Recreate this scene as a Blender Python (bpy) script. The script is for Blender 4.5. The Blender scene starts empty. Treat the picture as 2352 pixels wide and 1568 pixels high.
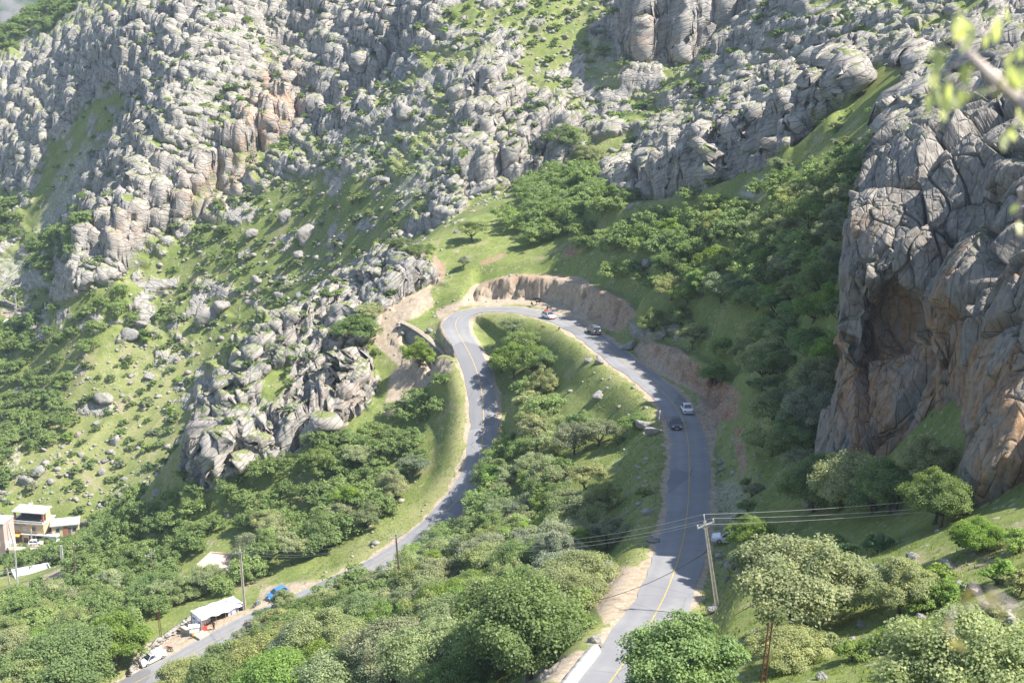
import bpy, bmesh, math, random
import numpy as np
from mathutils import Vector, Matrix, noise as mnoise

random.seed(7)
RNG = np.random.default_rng(11)
SC = bpy.context.scene
COL = SC.collection

# ------------------------------------------------------------------ camera, sky, sun, exposure
CAMZ = 200.0
PITCH = math.radians(15.0)
FPX = 3267.0                      # focal length in pixels of a 2352 wide picture (50 mm on 36 mm)
cam_d = bpy.data.cameras.new('camera')
cam = bpy.data.objects.new('camera', cam_d)
COL.objects.link(cam)
cam.location = (0, 0, CAMZ)
cam.rotation_euler = (math.pi / 2 - PITCH, 0, 0)
cam_d.sensor_width = 36.0
cam_d.lens = 50.0
cam_d.clip_start = 0.1
cam_d.clip_end = 9000.0
cam_d.dof.use_dof = True
cam_d.dof.focus_distance = 230.0
cam_d.dof.aperture_fstop = 3.4
SC.camera = cam

SUN_EL = math.radians(53.0)
SUN_DIR = Vector((0.97, -0.24, 0)).normalized() * math.cos(SUN_EL) + Vector((0, 0, math.sin(SUN_EL)))
w = bpy.data.worlds.new('World')
SC.world = w
w.use_nodes = True
wn = w.node_tree
bg = wn.nodes['Background']
sky = wn.nodes.new('ShaderNodeTexSky')
sky.sky_type = 'NISHITA'
sky.sun_disc = False
sky.sun_elevation = SUN_EL
sky.sun_rotation = math.atan2(SUN_DIR.x, SUN_DIR.y)
sky.altitude = 800
sky.air_density = 1.0
sky.dust_density = 1.5
wn.links.new(sky.outputs[0], bg.inputs[0])
bg.inputs[1].default_value = 0.10
sun_d = bpy.data.lights.new('sun', 'SUN')
sun_d.energy = 4.6
sun_d.angle = math.radians(0.5)
sun_d.color = (1.0, 0.955, 0.88)
sun = bpy.data.objects.new('sun', sun_d)
COL.objects.link(sun)
sun.rotation_euler = (-SUN_DIR).to_track_quat('-Z', 'Y').to_euler()
SC.view_settings.view_transform = 'Standard'
SC.view_settings.look = 'None'
SC.view_settings.exposure = 1.3
SC.view_settings.gamma = 1.0
SC.view_settings.use_curve_mapping = False
SC.cycles.max_bounces = 6
SC.cycles.diffuse_bounces = 3
SC.cycles.transmission_bounces = 3
SC.cycles.transparent_max_bounces = 6
SC.cycles.volume_bounces = 0

# ------------------------------------------------------------------ survey: picture point + distance -> world
CP, SP = math.cos(PITCH), math.sin(PITCH)

def ray(px, py):
    px = np.asarray(px, float); py = np.asarray(py, float)
    a = (px - 1176.0) / FPX; b = -(py - 784.0) / FPX
    d = np.stack([a, CP + b * SP, -SP + b * CP], -1)
    return d / np.linalg.norm(d, axis=-1, keepdims=True)

def at(px, py, d):
    v = ray(px, py) * d
    return np.array([v[..., 0], v[..., 1], v[..., 2] + CAMZ]).T if v.ndim > 1 else np.array([v[0], v[1], v[2] + CAMZ])

def atz(px, py, z):
    """world point on the level plane z (relative to the camera)"""
    r = ray(px, py)
    return r * (z / r[2]) + np.array([0, 0, CAMZ])

def project(P):
    x = P[..., 0]; y = P[..., 1]; z = P[..., 2] - CAMZ
    f = y * CP - z * SP
    u = y * SP + z * CP
    f = np.maximum(f, 0.1)
    return 1176 + FPX * x / f, 784 - FPX * u / f

# ------------------------------------------------------------------ numpy noise
def _hash(ix, iy, iz, s):
    h = (ix.astype(np.int64) * 374761393 + iy.astype(np.int64) * 668265263 + iz.astype(np.int64) * 2147483647 % 1274126177 + s * 362437) & 0xFFFFFFFF
    h = ((h ^ (h >> 13)) * 1274126177) & 0xFFFFFFFF
    h = ((h ^ (h >> 16)) * 2246822519) & 0xFFFFFFFF
    return ((h ^ (h >> 15)) & 0xFFFFFF).astype(np.float32) / np.float32(16777216.0)

def vnoise(P, s=0):
    """value noise, -1..1"""
    f = np.floor(P); t = (P - f).astype(np.float32); i = f.astype(np.int64)
    t = t * t * t * (t * (t * 6 - 15) + 10)
    r = 0
    for dx in (0, 1):
        wx = t[:, 0] if dx else 1 - t[:, 0]
        for dy in (0, 1):
            wy = t[:, 1] if dy else 1 - t[:, 1]
            for dz in (0, 1):
                wz = t[:, 2] if dz else 1 - t[:, 2]
                r = r + wx * wy * wz * _hash(i[:, 0] + dx, i[:, 1] + dy, i[:, 2] + dz, s)
    return r * 2 - 1

def fbm(P, octv=4, s=0, gain=0.5):
    a = 1.0; r = 0; tot = 0
    for o in range(octv):
        r = r + a * vnoise(P * (2.03 ** o) + 17.3 * o, s + o); tot += a; a *= gain
    return r / tot

def ridged(P, octv=4, s=0, gain=0.5):
    a = 1.0; r = 0; tot = 0
    for o in range(octv):
        r = r + a * (1 - np.abs(vnoise(P * (2.03 ** o) + 9.1 * o, s + o)) * 2); tot += a; a *= gain
    return r / tot

def voronoi(P, s=0):
    """F1, F2, random value of the cell, random tilt of the cell face"""
    f = np.floor(P).astype(np.int64); t = (P - f).astype(np.float32)
    n = len(P)
    F1 = np.full(n, 9, np.float32); F2 = np.full(n, 9, np.float32); cv = np.zeros(n, np.float32); tl = np.zeros(n, np.float32)
    for dx in (-1, 0, 1):
        for dy in (-1, 0, 1):
            for dz in (-1, 0, 1):
                ix, iy, iz = f[:, 0] + dx, f[:, 1] + dy, f[:, 2] + dz
                hx = _hash(ix, iy, iz, s); hy = _hash(ix, iy, iz, s + 1); hz = _hash(ix, iy, iz, s + 2)
                ex = dx + hx - t[:, 0]; ey = dy + hy - t[:, 1]; ez = dz + hz - t[:, 2]
                d = ex * ex + ey * ey + ez * ez
                c = d < F1
                F2 = np.where(c, F1, np.minimum(F2, d))
                tl = np.where(c, ex * (hy * 2 - 1) + ey * (hz * 2 - 1) + ez * (hx * 2 - 1), tl)
                cv = np.where(c, hx, cv); F1 = np.where(c, d, F1)
    return np.sqrt(F1), np.sqrt(F2), cv, tl

def sstep(a, b, x):
    t = np.clip((x - a) / (b - a), 0, 1)
    return t * t * (3 - 2 * t)

# ------------------------------------------------------------------ objects
def link(name, me, parent=None, mats=()):
    o = bpy.data.objects.new(name, me)
    COL.objects.link(o)
    if parent is not None:
        o.parent = parent
    for m in mats:
        me.materials.append(m)
    return o

def tag(o, label=None, cat=None, group=None, kind=None):
    if label: o['label'] = label
    if cat: o['category'] = cat
    if group: o['group'] = group
    if kind: o['kind'] = kind
    return o

def empty(name, loc, label, cat, group=None, rz=0.0):
    o = bpy.data.objects.new(name, None)
    COL.objects.link(o)
    o.location = loc; o.rotation_euler = (0, 0, rz)
    o.empty_display_size = 0.3
    return tag(o, label, cat, group)

def mesh_np(name, V, F, smooth=False, uv=None):
    """V (n,3), F (m,3) or (m,4) arrays"""
    me = bpy.data.meshes.new(name)
    V = np.asarray(V, np.float32); F = np.asarray(F, np.int32)
    k = F.shape[1]
    me.vertices.add(len(V)); me.vertices.foreach_set('co', V.ravel())
    me.loops.add(F.size); me.loops.foreach_set('vertex_index', F.ravel())
    me.polygons.add(len(F))
    me.polygons.foreach_set('loop_start', np.arange(0, F.size, k, dtype=np.int32))
    if smooth:
        me.polygons.foreach_set('use_smooth', np.ones(len(F), bool))
    me.update(calc_edges=True)
    return me

def grid_faces(nr, nc):
    a = (np.arange(nr - 1)[:, None] * nc + np.arange(nc - 1)[None, :]).ravel()
    return np.stack([a, a + 1, a + nc + 1, a + nc], 1)

# ------------------------------------------------------------------ material helpers
def new_mat(name, rough=0.8, spec=0.3):
    m = bpy.data.materials.new(name); m.use_nodes = True
    nt = m.node_tree; b = nt.nodes['Principled BSDF']
    b.inputs['Roughness'].default_value = rough
    b.inputs['Specular IOR Level'].default_value = spec
    return m, nt, b

class NT:
    """tiny node-tree writer"""
    def __init__(s, nt): s.nt = nt
    def n(s, typ, **kw):
        nd = s.nt.nodes.new(typ)
        for k, v in kw.items(): setattr(nd, k, v)
        return nd
    def put(s, sock, v):
        if hasattr(v, 'node'): s.nt.links.new(v, sock)
        else:
            if isinstance(v, (tuple, list)) and len(v) == 3 and sock.type == 'RGBA': v = (*v, 1)
            sock.default_value = v
    def coord(s, kind='Object'):
        return s.n('ShaderNodeTexCoord').outputs[kind]
    def map(s, vec, scale=(1, 1, 1), rot=(0, 0, 0), loc=(0, 0, 0)):
        m = s.n('ShaderNodeMapping'); s.put(m.inputs[0], vec)
        m.inputs['Scale'].default_value = scale; m.inputs['Rotation'].default_value = rot; m.inputs['Location'].default_value = loc
        return m.outputs[0]
    def noise(s, vec, scale=1, detail=4, rough=0.55, dist=0.0):
        n = s.n('ShaderNodeTexNoise'); s.put(n.inputs['Vector'], vec)
        n.inputs['Scale'].default_value = scale; n.inputs['Detail'].default_value = detail; n.inputs['Roughness'].default_value = rough; n.inputs['Distortion'].default_value = dist
        return n.outputs[0]
    def vor(s, vec, scale=1, feature='F1', out='Distance', rand=1.0):
        n = s.n('ShaderNodeTexVoronoi', feature=feature); s.put(n.inputs['Vector'], vec)
        n.inputs['Scale'].default_value = scale; n.inputs['Randomness'].default_value = rand
        return n.outputs[out]
    def math(s, op, a, b=0.0, c=0.0, clamp=False):
        n = s.n('ShaderNodeMath', operation=op, use_clamp=clamp)
        s.put(n.inputs[0], a); s.put(n.inputs[1], b); s.put(n.inputs[2], c)
        return n.outputs[0]
    def ramp(s, fac, stops, interp='LINEAR'):
        n = s.n('ShaderNodeValToRGB'); s.put(n.inputs[0], fac)
        cr = n.color_ramp; cr.interpolation = interp
        while len(cr.elements) < len(stops): cr.elements.new(0.5)
        for e, (p, c) in zip(cr.elements, stops):
            e.position = p
            e.color = (c, c, c, 1) if not isinstance(c, (tuple, list)) else (*c, 1)
        return n.outputs[0]
    def mix(s, fac, a, b, mode='MIX'):
        n = s.n('ShaderNodeMix', data_type='RGBA', blend_type=mode)
        s.put(n.inputs[0], fac); s.put(n.inputs[6], a); s.put(n.inputs[7], b)
        return n.outputs[2]
    def attr(s, name, out='Color'):
        n = s.n('ShaderNodeAttribute', attribute_name=name)
        return n.outputs[out]
    def sep(s, col):
        n = s.n('ShaderNodeSeparateColor'); s.put(n.inputs[0], col)
        return n.outputs
    def bump(s, h, strength=0.5, dist=0.1, nrm=None):
        n = s.n('ShaderNodeBump'); s.put(n.inputs['Height'], h)
        n.inputs['Strength'].default_value = strength; n.inputs['Distance'].default_value = dist
        if nrm is not None: s.put(n.inputs['Normal'], nrm)
        return n.outputs[0]

def plain(name, col, rough=0.6, spec=0.3, metal=0.0, var=0.12, scale=3.0):
    """a flat paint or stone colour with a little procedural unevenness"""
    m, nt, b = new_mat(name, rough, spec); t = NT(nt)
    f = t.noise(t.coord(), scale, 5, 0.6)
    c0 = tuple(c * (1 - var) for c in col); c1 = tuple(min(1, c * (1 + var)) for c in col)
    nt.links.new(t.ramp(f, [(0.3, c0), (0.7, c1)]), b.inputs['Base Color'])
    b.inputs['Metallic'].default_value = metal
    return m
# ------------------------------------------------------------------ the lie of the land: surveyed points (picture x, y, distance in m)
CTRL = [
 # ground near the camera side, bottom of the picture
 (2000,1290,118),(2200,1280,112),(2300,1400,98),(2300,1560,85),(2000,1540,95),(1800,1450,114),(1700,1500,110),(1660,1400,131),
 (1655,1280,153),(1800,1300,134),(1600,1568,104),(2352,1300,103),(2352,1500,88),(2450,1400,92),(2600,1450,84),(1900,1700,82),(2300,1750,70),
 (1400,1750,88),(1000,1750,130),(600,1750,180),(200,1750,215),(-200,1700,235),
 # slope between the two road arms
 (1300,900,262),(1300,980,253),(1230,860,283),(1200,1000,268),(1420,1000,236),(1430,1120,208),(1250,1100,234),(1300,1200,210),(1380,1290,178),(1400,1200,192),
 (1100,1250,222),(1000,1400,198),(1200,1400,168),(1250,1500,145),(1330,1400,152),(1000,1540,165),(700,1540,192),(800,1420,222),(600,1500,214),
 (1160,900,292),(1140,1060,268),(1050,1200,258),(1260,760,297),(1170,770,302),(1230,740,303),
 # left of the lower road
 (200,1500,246),(100,1420,285),(0,1500,262),(300,1340,300),(200,1275,330),(60,1340,352),(400,1240,318),(600,1140,300),(850,1000,300),(900,1110,284),
 (700,1200,288),(500,1160,305),(850,1200,272),(650,1300,270),(960,900,305),(960,990,295),(450,1330,285),(-150,1450,290),(-100,1330,360),(880,880,312),(950,830,309),
 # rocky nose left of the hairpin
 (1000,585,346),(850,602,342),(700,682,336),(600,762,331),(520,850,323),(455,930,317),(430,1080,310),(930,640,336),
 (740,995,301),(860,850,316),(640,1040,304),(480,1110,304),(880,740,324),(780,800,322),(640,880,316),(560,980,310),(690,920,309),(900,690,327),
 (960,560,352),(1010,620,340),
 # grass saddle and cutting above the hairpin
 (1150,628,330),(1060,545,352),(1060,500,368),(1100,600,336),(1000,660,330),(930,700,325),(1250,620,325),(1200,560,345),(1350,650,300),(1430,680,283),
 # wooded slope on the right
 (1500,700,273),(1600,760,258),(1700,860,236),(1700,700,250),(1850,700,224),(1900,900,192),(1750,1000,200),(1800,1100,178),(1890,1140,166),(1720,1150,178),(1690,1060,192),
 (1400,600,305),(1310,470,368),(1500,550,300),(1700,520,278),(1880,560,236),(1945,480,235),(1850,390,272),(1950,285,280),(2040,210,275),(1250,440,385),
 (1600,480,305),(1400,450,362),(1750,450,290),(2000,1150,150),(2100,1220,133),(2010,330,262),
 # rock rib upper right
 (1400,375,376),(1500,300,350),(1520,430,334),(1700,420,300),(1750,205,328),(1620,260,338),(1900,300,285),(1950,135,312),(1850,170,318),
 (2060,60,330),(2200,50,300),(2352,40,290),(2352,100,215),(2150,200,235),(2250,160,225),(1800,80,380),(2000,0,350),(2300,-60,300),(1900,40,365),
 # far mountain side behind
 (1000,450,425),(1000,300,455),(1000,100,485),(1000,0,500),(1200,380,425),(1200,250,450),(1200,100,475),(1200,0,492),(1400,250,452),(1400,130,470),(1450,60,470),
 (1550,20,475),(1620,120,455),(1550,170,455),(1600,-60,490),(1350,0,495),(1300,400,418),(1500,200,455),
 (900,450,440),(900,350,462),(900,200,500),(800,400,465),(800,300,490),(800,80,545),(850,550,440),(750,550,470),(700,620,470),(600,650,478),(560,760,470),
 (540,0,600),(620,100,575),(690,180,580),(680,290,540),(650,250,540),(590,200,548),(560,330,528),(480,120,560),(430,60,572),(400,250,535),(340,420,516),(260,560,505),(190,640,500),
 (270,300,585),(200,450,570),(120,560,572),(230,180,610),(300,60,610),(130,350,630),(60,420,640),(500,500,500),(440,480,508),(600,450,500),(700,440,485),
 (360,665,500),(450,700,490),(300,750,492),(200,850,486),(200,950,475),(100,900,500),(200,1100,450),(100,1080,455),(300,1000,462),(350,1100,435),(400,950,462),(450,830,475),
 (60,1225,447),(130,1230,440),(200,1215,437),(0,1000,490),(30,745,560),(150,700,545),(50,640,590),(50,540,620),(180,560,595),(0,450,680),(0,300,720),(60,150,770),(150,75,735),(10,80,800),(200,20,740),(100,95,760),(40,55,815),(90,20,820),
 (-150,1100,470),(-150,800,540),(-200,500,660),(-300,200,800),(-150,1250,440),(-300,1000,500),(300,-90,690),(400,-120,640),(800,-120,590),(1200,-120,530),(1900,-150,420),
 (300,1180,425),(30,1280,420),(420,1150,410),
]
# hidden ground: picture column, horizontal distance, height relative to the camera
HID = [
 (1000,385,-72),(950,380,-76),(850,372,-84),(700,368,-98),(600,364,-112),(520,356,-124),(450,352,-134),(400,345,-140),(560,410,-125),(450,400,-142),(300,385,-150),(700,410,-110),(850,410,-92),
 (350,360,-141),(200,365,-148),(100,385,-160),(0,390,-162),(250,405,-158),(-150,400,-165),(1450,395,-60),(1550,380,-52),(1700,370,-44),(1900,345,-24),(1850,400,-34),
 (2250,195,-15),(2400,160,-16),(2100,200,-25),(2060,185,-33),(2500,140,-25),(2700,150,-16),(2700,110,-38),(2200,165,-40),(2120,168,-46),(2300,145,-38),(2600,220,-8),(2700,300,2),(2600,420,4),(2900,180,-5),(2900,320,8),
 (0,868,-80),(-150,860,-120),(70,872,-60),(-300,900,-150),(130,890,-40),(-150,840,-60),
 (-900,400,-160),(-900,600,-120),(-900,800,-140),(-700,250,-125),(3300,100,-20),(3300,250,0),(3300,450,12),(1176,900,70),(300,900,10),(0,1000,-170),(2200,700,60),(-300,1000,-170),(2900,90,-35),(3300,60,-35),(1176,50,-60),(0,60,-95),(2400,50,-45),(-900,120,-115),
]
C3 = [at(*c) for c in CTRL]
for px, hd, z in HID:
    a = (px - 1176.0) / (FPX * CP)
    n = math.hypot(a, 1)
    C3.append(np.array([a / n * hd, hd / n, z + CAMZ]))
C3 = np.array(C3)

# the road: picture x, y and height relative to the camera (down from the right, round the hairpin, down to the left)
ROADC = [(1305,1690,-50.5),(1372,1608,-54.0),(1430,1530,-57.3),(1502,1420,-60.6),(1547,1320,-63.6),(1575,1210,-66.6),(1583,1090,-69.3),(1578,1000,-70.8),(1555,940,-71.5),
 (1505,885,-72.0),(1440,838,-72.2),(1385,795,-72.4),(1335,758,-72.8),(1275,730,-73.4),(1200,714,-74.3),(1130,709,-75.1),(1080,713,-75.7),(1050,722,-76.2),(1040,737,-76.8),
 (1050,765,-77.8),(1078,810,-79.8),(1100,865,-82.8),(1111,930,-86.6),(1110,1000,-90.5),(1097,1080,-95.0),(1052,1150,-98.8),(1000,1203,-101.4),(930,1260,-103.8),(840,1310,-105.6),
 (740,1355,-107.4),(640,1400,-108.8),(540,1446,-110.2),(450,1498,-111.6),(350,1549,-113.0),(230,1610,-114.5)]
RC = np.array([atz(*c) for c in ROADC])

def catmull(P, step):
    out = []
    Q = np.vstack([2 * P[0] - P[1], P, 2 * P[-1] - P[-2]])
    for i in range(1, len(Q) - 2):
        n = max(2, int(np.linalg.norm(Q[i + 1] - Q[i]) / step))
        t = (np.arange(n) / n)[:, None]
        out.append(0.5 * (2 * Q[i] + (Q[i + 1] - Q[i - 1]) * t + (2 * Q[i - 1] - 5 * Q[i] + 4 * Q[i + 1] - Q[i + 2]) * t ** 2 + (3 * Q[i] - Q[i - 1] - 3 * Q[i + 1] + Q[i + 2]) * t ** 3))
    out.append(Q[-2][None])
    return np.vstack(out)

def smooth1(A, k, it=1):
    for _ in range(it):
        B = np.vstack([A[:1]] * k + [A] + [A[-1:]] * k)
        A = sum(B[i:i + len(A)] for i in range(2 * k + 1)) / (2 * k + 1)
    return A
ROAD = catmull(RC, 1.0)
ROAD = smooth1(ROAD, 4, 2)
ROADW = 2.75

# linear radial basis surface through the surveyed points plus the road shoulders
rt = np.gradient(ROAD, axis=0); rn = np.stack([-rt[:, 1], rt[:, 0]], 1); rn /= np.linalg.norm(rn, axis=1, keepdims=True)
ALLC = np.vstack([C3, ROAD[::7]])
def rbf_fit(C, lam):
    n = len(C)
    D = np.linalg.norm(C[:, None, :2] - C[None, :, :2], axis=2)
    A = np.zeros((n + 3, n + 3)); A[:n, :n] = -D + np.eye(n) * lam
    A[:n, n] = 1; A[:n, n + 1:n + 3] = C[:, :2] / 100
    A[n:, :n] = A[:n, n:].T
    return np.linalg.solve(A, np.concatenate([C[:, 2], np.zeros(3)]))
WGT = rbf_fit(ALLC, 1.0)
GX0, GY0, GS = -520.0, 20.0, 2.5
GNX, GNY = 450, 400
def rbf_eval(X, Y):
    n = len(ALLC); r = np.full(X.shape, WGT[n]) + WGT[n + 1] * X / 100 + WGT[n + 2] * Y / 100
    for i in range(n):
        r -= WGT[i] * np.hypot(X - ALLC[i, 0], Y - ALLC[i, 1])
    return r
gx = GX0 + GS * np.arange(GNX); gy = GY0 + GS * np.arange(GNY)
GXX, GYY = np.meshgrid(gx, gy)
GH = rbf_eval(GXX, GYY)
def blur2(A, s):
    k = int(3 * s + 1); ker = np.exp(-0.5 * (np.arange(-k, k + 1) / s) ** 2); ker /= ker.sum()
    P = np.pad(A, k, 'edge')
    P = sum(ker[i] * P[i:i + A.shape[0], :] for i in range(2 * k + 1))
    return sum(ker[i] * P[:, i:i + A.shape[1]] for i in range(2 * k + 1))
GH = blur2(GH, 1.1)

def bilin(A, u, v):
    """A[row v, col u]"""
    u = np.clip(u, 0, A.shape[1] - 1.001); v = np.clip(v, 0, A.shape[0] - 1.001)
    i = u.astype(int); j = v.astype(int); a = u - i; b = v - j
    return (A[j, i] * (1 - a) + A[j, i + 1] * a) * (1 - b) + (A[j + 1, i] * (1 - a) + A[j + 1, i + 1] * a) * b

def road_near(X, Y):
    """distance to the road's centre line, its height there, signed side (+ left of travel), arc index"""
    X = np.asarray(X, float).ravel(); Y = np.asarray(Y, float).ravel()
    R = ROAD[::2]; best = np.full(len(X), 1e9); bi = np.zeros(len(X), int)
    for s in range(0, len(X), 200000):
        sl = slice(s, s + 200000)
        for i in range(len(R)):
            d = (X[sl] - R[i, 0]) ** 2 + (Y[sl] - R[i, 1]) ** 2
            c = d < best[sl]
            best[sl] = np.where(c, d, best[sl]); bi[sl] = np.where(c, i, bi[sl])
    k = np.clip(bi * 2, 1, len(ROAD) - 2)
    P0 = ROAD[k - 1]; P1 = ROAD[k + 1]; T = P1 - P0; L2 = T[:, 0] ** 2 + T[:, 1] ** 2
    t = np.clip(((X - P0[:, 0]) * T[:, 0] + (Y - P0[:, 1]) * T[:, 1]) / L2, 0, 1)
    Q = P0 + T * t[:, None]
    d = np.hypot(X - Q[:, 0], Y - Q[:, 1])
    side = np.sign(T[:, 0] * (Y - Q[:, 1]) - T[:, 1] * (X - Q[:, 0]))
    return d, Q[:, 2], side, k

WALLP = np.array([atz(*c) for c in [(922,738,-78.3),(945,748,-78.8),(972,765,-79.4),(1000,788,-80.3),(1024,812,-81.5),(1040,836,-82.8),(1040,858,-84.4),(1030,880,-86.2)]])
def base_h(X, Y):
    shp = np.shape(X); X = np.asarray(X, float).ravel(); Y = np.asarray(Y, float).ravel()
    H = bilin(GH, (X - GX0) / GS, (Y - GY0) / GS)
    m = (np.abs(X) < 190) & (Y > 60) & (Y < 350)
    if m.any():
        idx = np.nonzero(m)[0]
        d, z, side, k = road_near(X[idx], Y[idx])
        h = H[idx]
        cut = h > z
        Bw = np.where(cut, 5.0, 6.5)
        t = sstep(0, 1, (d - (ROADW + 1.1)) / Bw)
        H[idx] = np.where(d < 16, z * (1 - t) + h * t, h)
    for S, hw, rc, wd, cl in SCARPS:
        m = (X > S[:, 0].min() - rc) & (X < S[:, 0].max() + rc) & (Y > S[:, 1].min() - rc) & (Y < S[:, 1].max() + rc)
        if not m.any(): continue
        idx = np.nonzero(m)[0]; p = np.stack([X[idx], Y[idx]], 1); best = np.full(len(idx), 1e9); zf = np.zeros(len(idx)); zt = zf.copy(); sd = zf.copy(); tt = zf.copy()
        for i in range(len(S) - 1):
            a = S[i, :2]; d_ = S[i + 1, :2] - a; t = np.clip(((p - a) @ d_) / (d_ @ d_), 0, 1); q = a + t[:, None] * d_
            dd = np.hypot(*(p - q).T); c = dd < best; best = np.where(c, dd, best); e = S[i] + t[:, None] * (S[i + 1] - S[i])
            zf = np.where(c, e[:, 2], zf); zt = np.where(c, e[:, 3], zt); tt = np.where(c, (i + t) / (len(S) - 1), tt)
            sd = np.where(c, np.sign(d_[0] * (p[:, 1] - a[1]) - d_[1] * (p[:, 0] - a[0])), sd)
        sg = best * sd + (0.7 * np.sin(p[:, 0] * 1.1) * np.cos(p[:, 1] * .7) if cl else wd * (np.sin(p[:, 0] * .37 + 1.3 * np.sin(p[:, 0] * .13)) + .5 * np.sin(p[:, 0] * .93 + 2)))
        k = (1 - sstep(hw * 2, rc, best)) * sstep(0, .06, tt) * (1 - sstep(.94, 1, tt)) * (sstep(3.4, 5.0, road_near(X[idx], Y[idx])[0]) if cl else .9)
        H[idx] = H[idx] * (1 - k) + k * (zf + (zt - zf) * sstep(-hw, hw, sg))
    m = (np.abs(X + 14) < 26) & (np.abs(Y - 296) < 32)
    if m.any():
        idx = np.nonzero(m)[0]; p = np.stack([X[idx], Y[idx]], 1); best = np.full(len(idx), 1e9); zt = np.zeros(len(idx)); sd = np.zeros(len(idx)); tt = np.zeros(len(idx))
        for i in range(len(WALLP) - 1):
            a = WALLP[i, :2]; d_ = WALLP[i + 1, :2] - a; t = np.clip(((p - a) @ d_) / (d_ @ d_), 0, 1); q = a + t[:, None] * d_
            dd = np.hypot(*(p - q).T); c = dd < best; best = np.where(c, dd, best)
            zt = np.where(c, WALLP[i, 2] + t * (WALLP[i + 1, 2] - WALLP[i, 2]), zt); sd = np.where(c, np.sign(d_[0] * (p[:, 1] - a[1]) - d_[1] * (p[:, 0] - a[0])), sd); tt = np.where(c, (i + t) / (len(WALLP) - 1), tt)
        h = H[idx]; rd_ = road_near(X[idx], Y[idx])[0]; on_road_side = sd > 0
        hin = np.maximum(h, zt - .25) * 1.0
        zr_ = road_near(X[idx], Y[idx])[1]; tgt = zt - .25 + (zr_ - .1 - zt + .25) * best / (best + np.maximum(rd_ - 3.0, .05))
        hin = h + (tgt - h) * (1 - sstep(7.0, 14.0, best)) * sstep(2.9, 4.2, rd_) * (1 - sstep(11, 15, rd_))
        foot = zt - 4.4 * sstep(0, .12, tt) * (1 - .75 * sstep(.75, 1, tt))
        hout = np.minimum(h, foot + .25 * best); k = 1 - sstep(4.5, 11, best); hout = h * (1 - k) + hout * k
        ends = sstep(0, .03, tt) * (1 - sstep(.97, 1, tt))
        H[idx] = np.where(best < 14, h * (1 - ends) + np.where(on_road_side, hin, hout) * ends, h)
    return H.reshape(shp)

def _st(fx_, fy_, zf, tx_, ty_, zt):
    F_ = atz(fx_, fy_, zf); T_ = atz(tx_, ty_, zt); return [*((F_ + T_)[:2] / 2), zf + CAMZ, zt + CAMZ]
def _sd(fx_, fy_, fd, tx_, ty_, td):
    F_ = at(fx_, fy_, fd); T_ = at(tx_, ty_, td); return [*((F_ + T_)[:2] / 2), F_[2], T_[2]]
# cuttings and crags: line of the foot and of the brink, half width of the face, reach, wander
SCARPS = [(np.array([f(*q) for q in L]), hw, rc, wd, cl) for f, hw, rc, wd, cl, L in (
  (_st, 1.4, 8.5, .7, 1, [(1065,694,-75.9,1072,664,-74.0),(1130,690,-75.4,1130,640,-71.0),(1195,688,-74.8,1190,632,-69.6),(1262,696,-74.0,1260,630,-68.8),(1322,722,-73.2,1330,640,-67.5),(1372,748,-72.6,1392,668,-66.2),(1415,768,-72.3,1440,702,-66.0),(1442,784,-72.0,1462,738,-68.5)]),
  (_st, 1.4, 8.5, .7, 1, [(1470,822,-72.0,1482,782,-69.6),(1510,848,-71.8,1530,792,-68.0),(1575,888,-71.4,1600,818,-66.8),(1640,922,-71.0,1665,872,-67.0),(1695,934,-70.0,1712,905,-67.5)]),
  (_sd, 2.6, 11, 2.0, 0, [(1388,470,352,1390,400,356),(1480,466,322,1490,340,328),(1560,455,312,1590,300,319),(1660,430,300,1690,255,308),(1750,392,294,1760,215,302),(1850,330,288,1850,170,297),(1965,225,284,1972,105,294)]),
  (_sd, 3.2, 15, 3.0, 0, [(122,695,514,140,600,518),(200,645,507,200,555,512),(280,640,500,270,535,507),(330,570,504,330,465,512),(430,505,508,420,400,518),(560,405,515,560,305,525),(690,335,530,680,170,545)]),
  (_sd, 3.2, 15, 3.0, 0, [(735,335,524,740,190,538),(850,290,510,860,150,524),(950,185,505,940,50,520),(1008,95,500,1000,-30,512)]),
  (_sd, 3.2, 15, 2.5, 0, [(1393,80,470,1400,-60,481),(1450,148,455,1450,10,465),(1530,160,452,1530,10,463),(1620,145,455,1620,0,466),(1700,95,460,1705,-40,471)]),
  (_sd, 2.2, 10, 2.0, 0, [(1040,455,424,1050,400,428),(1110,430,420,1120,330,428),(1190,425,418,1200,340,424),(1250,405,416,1260,340,421),(1320,330,425,1330,270,430)]),
  (_sd, 2.2, 9, 1.8, 0, [(470,1105,304,470,1010,309),(560,1070,303,560,960,310),(650,1045,302,650,930,310),(745,1000,300,745,880,310),(800,940,306,810,840,313),(868,905,309,872,830,315)]),
  (_sd, 1.6, 8, 1.4, 0, [(890,715,327,880,655,331),(950,685,328,945,620,333),(1003,655,332,990,605,336)]),
)]
def hit(px, py, d0=60.0, d1=900.0):
    """where the ray through a picture point meets the land (vectorised)"""
    px = np.atleast_1d(np.asarray(px, float)); py = np.atleast_1d(np.asarray(py, float))
    r = ray(px, py); n = len(px)
    res = np.full(n, np.nan); D = d0; alive = np.ones(n, bool)
    step = 1.5
    while D < d1 and alive.any():
        i = np.nonzero(alive)[0]
        P = r[i] * D; g = bilin(GHR, (P[:, 0] - GX0) / 1.25, (P[:, 1] - GY0) / 1.25)
        h = P[:, 2] + CAMZ < g
        res[i[h]] = D - step / 2; alive[i[h]] = False
        D += step
    P = r * res[:, None]; P[:, 2] = 0
    ok = ~np.isnan(res)
    P[ok, 2] = base_h(P[ok, 0], P[ok, 1])
    return P, ok
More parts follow.
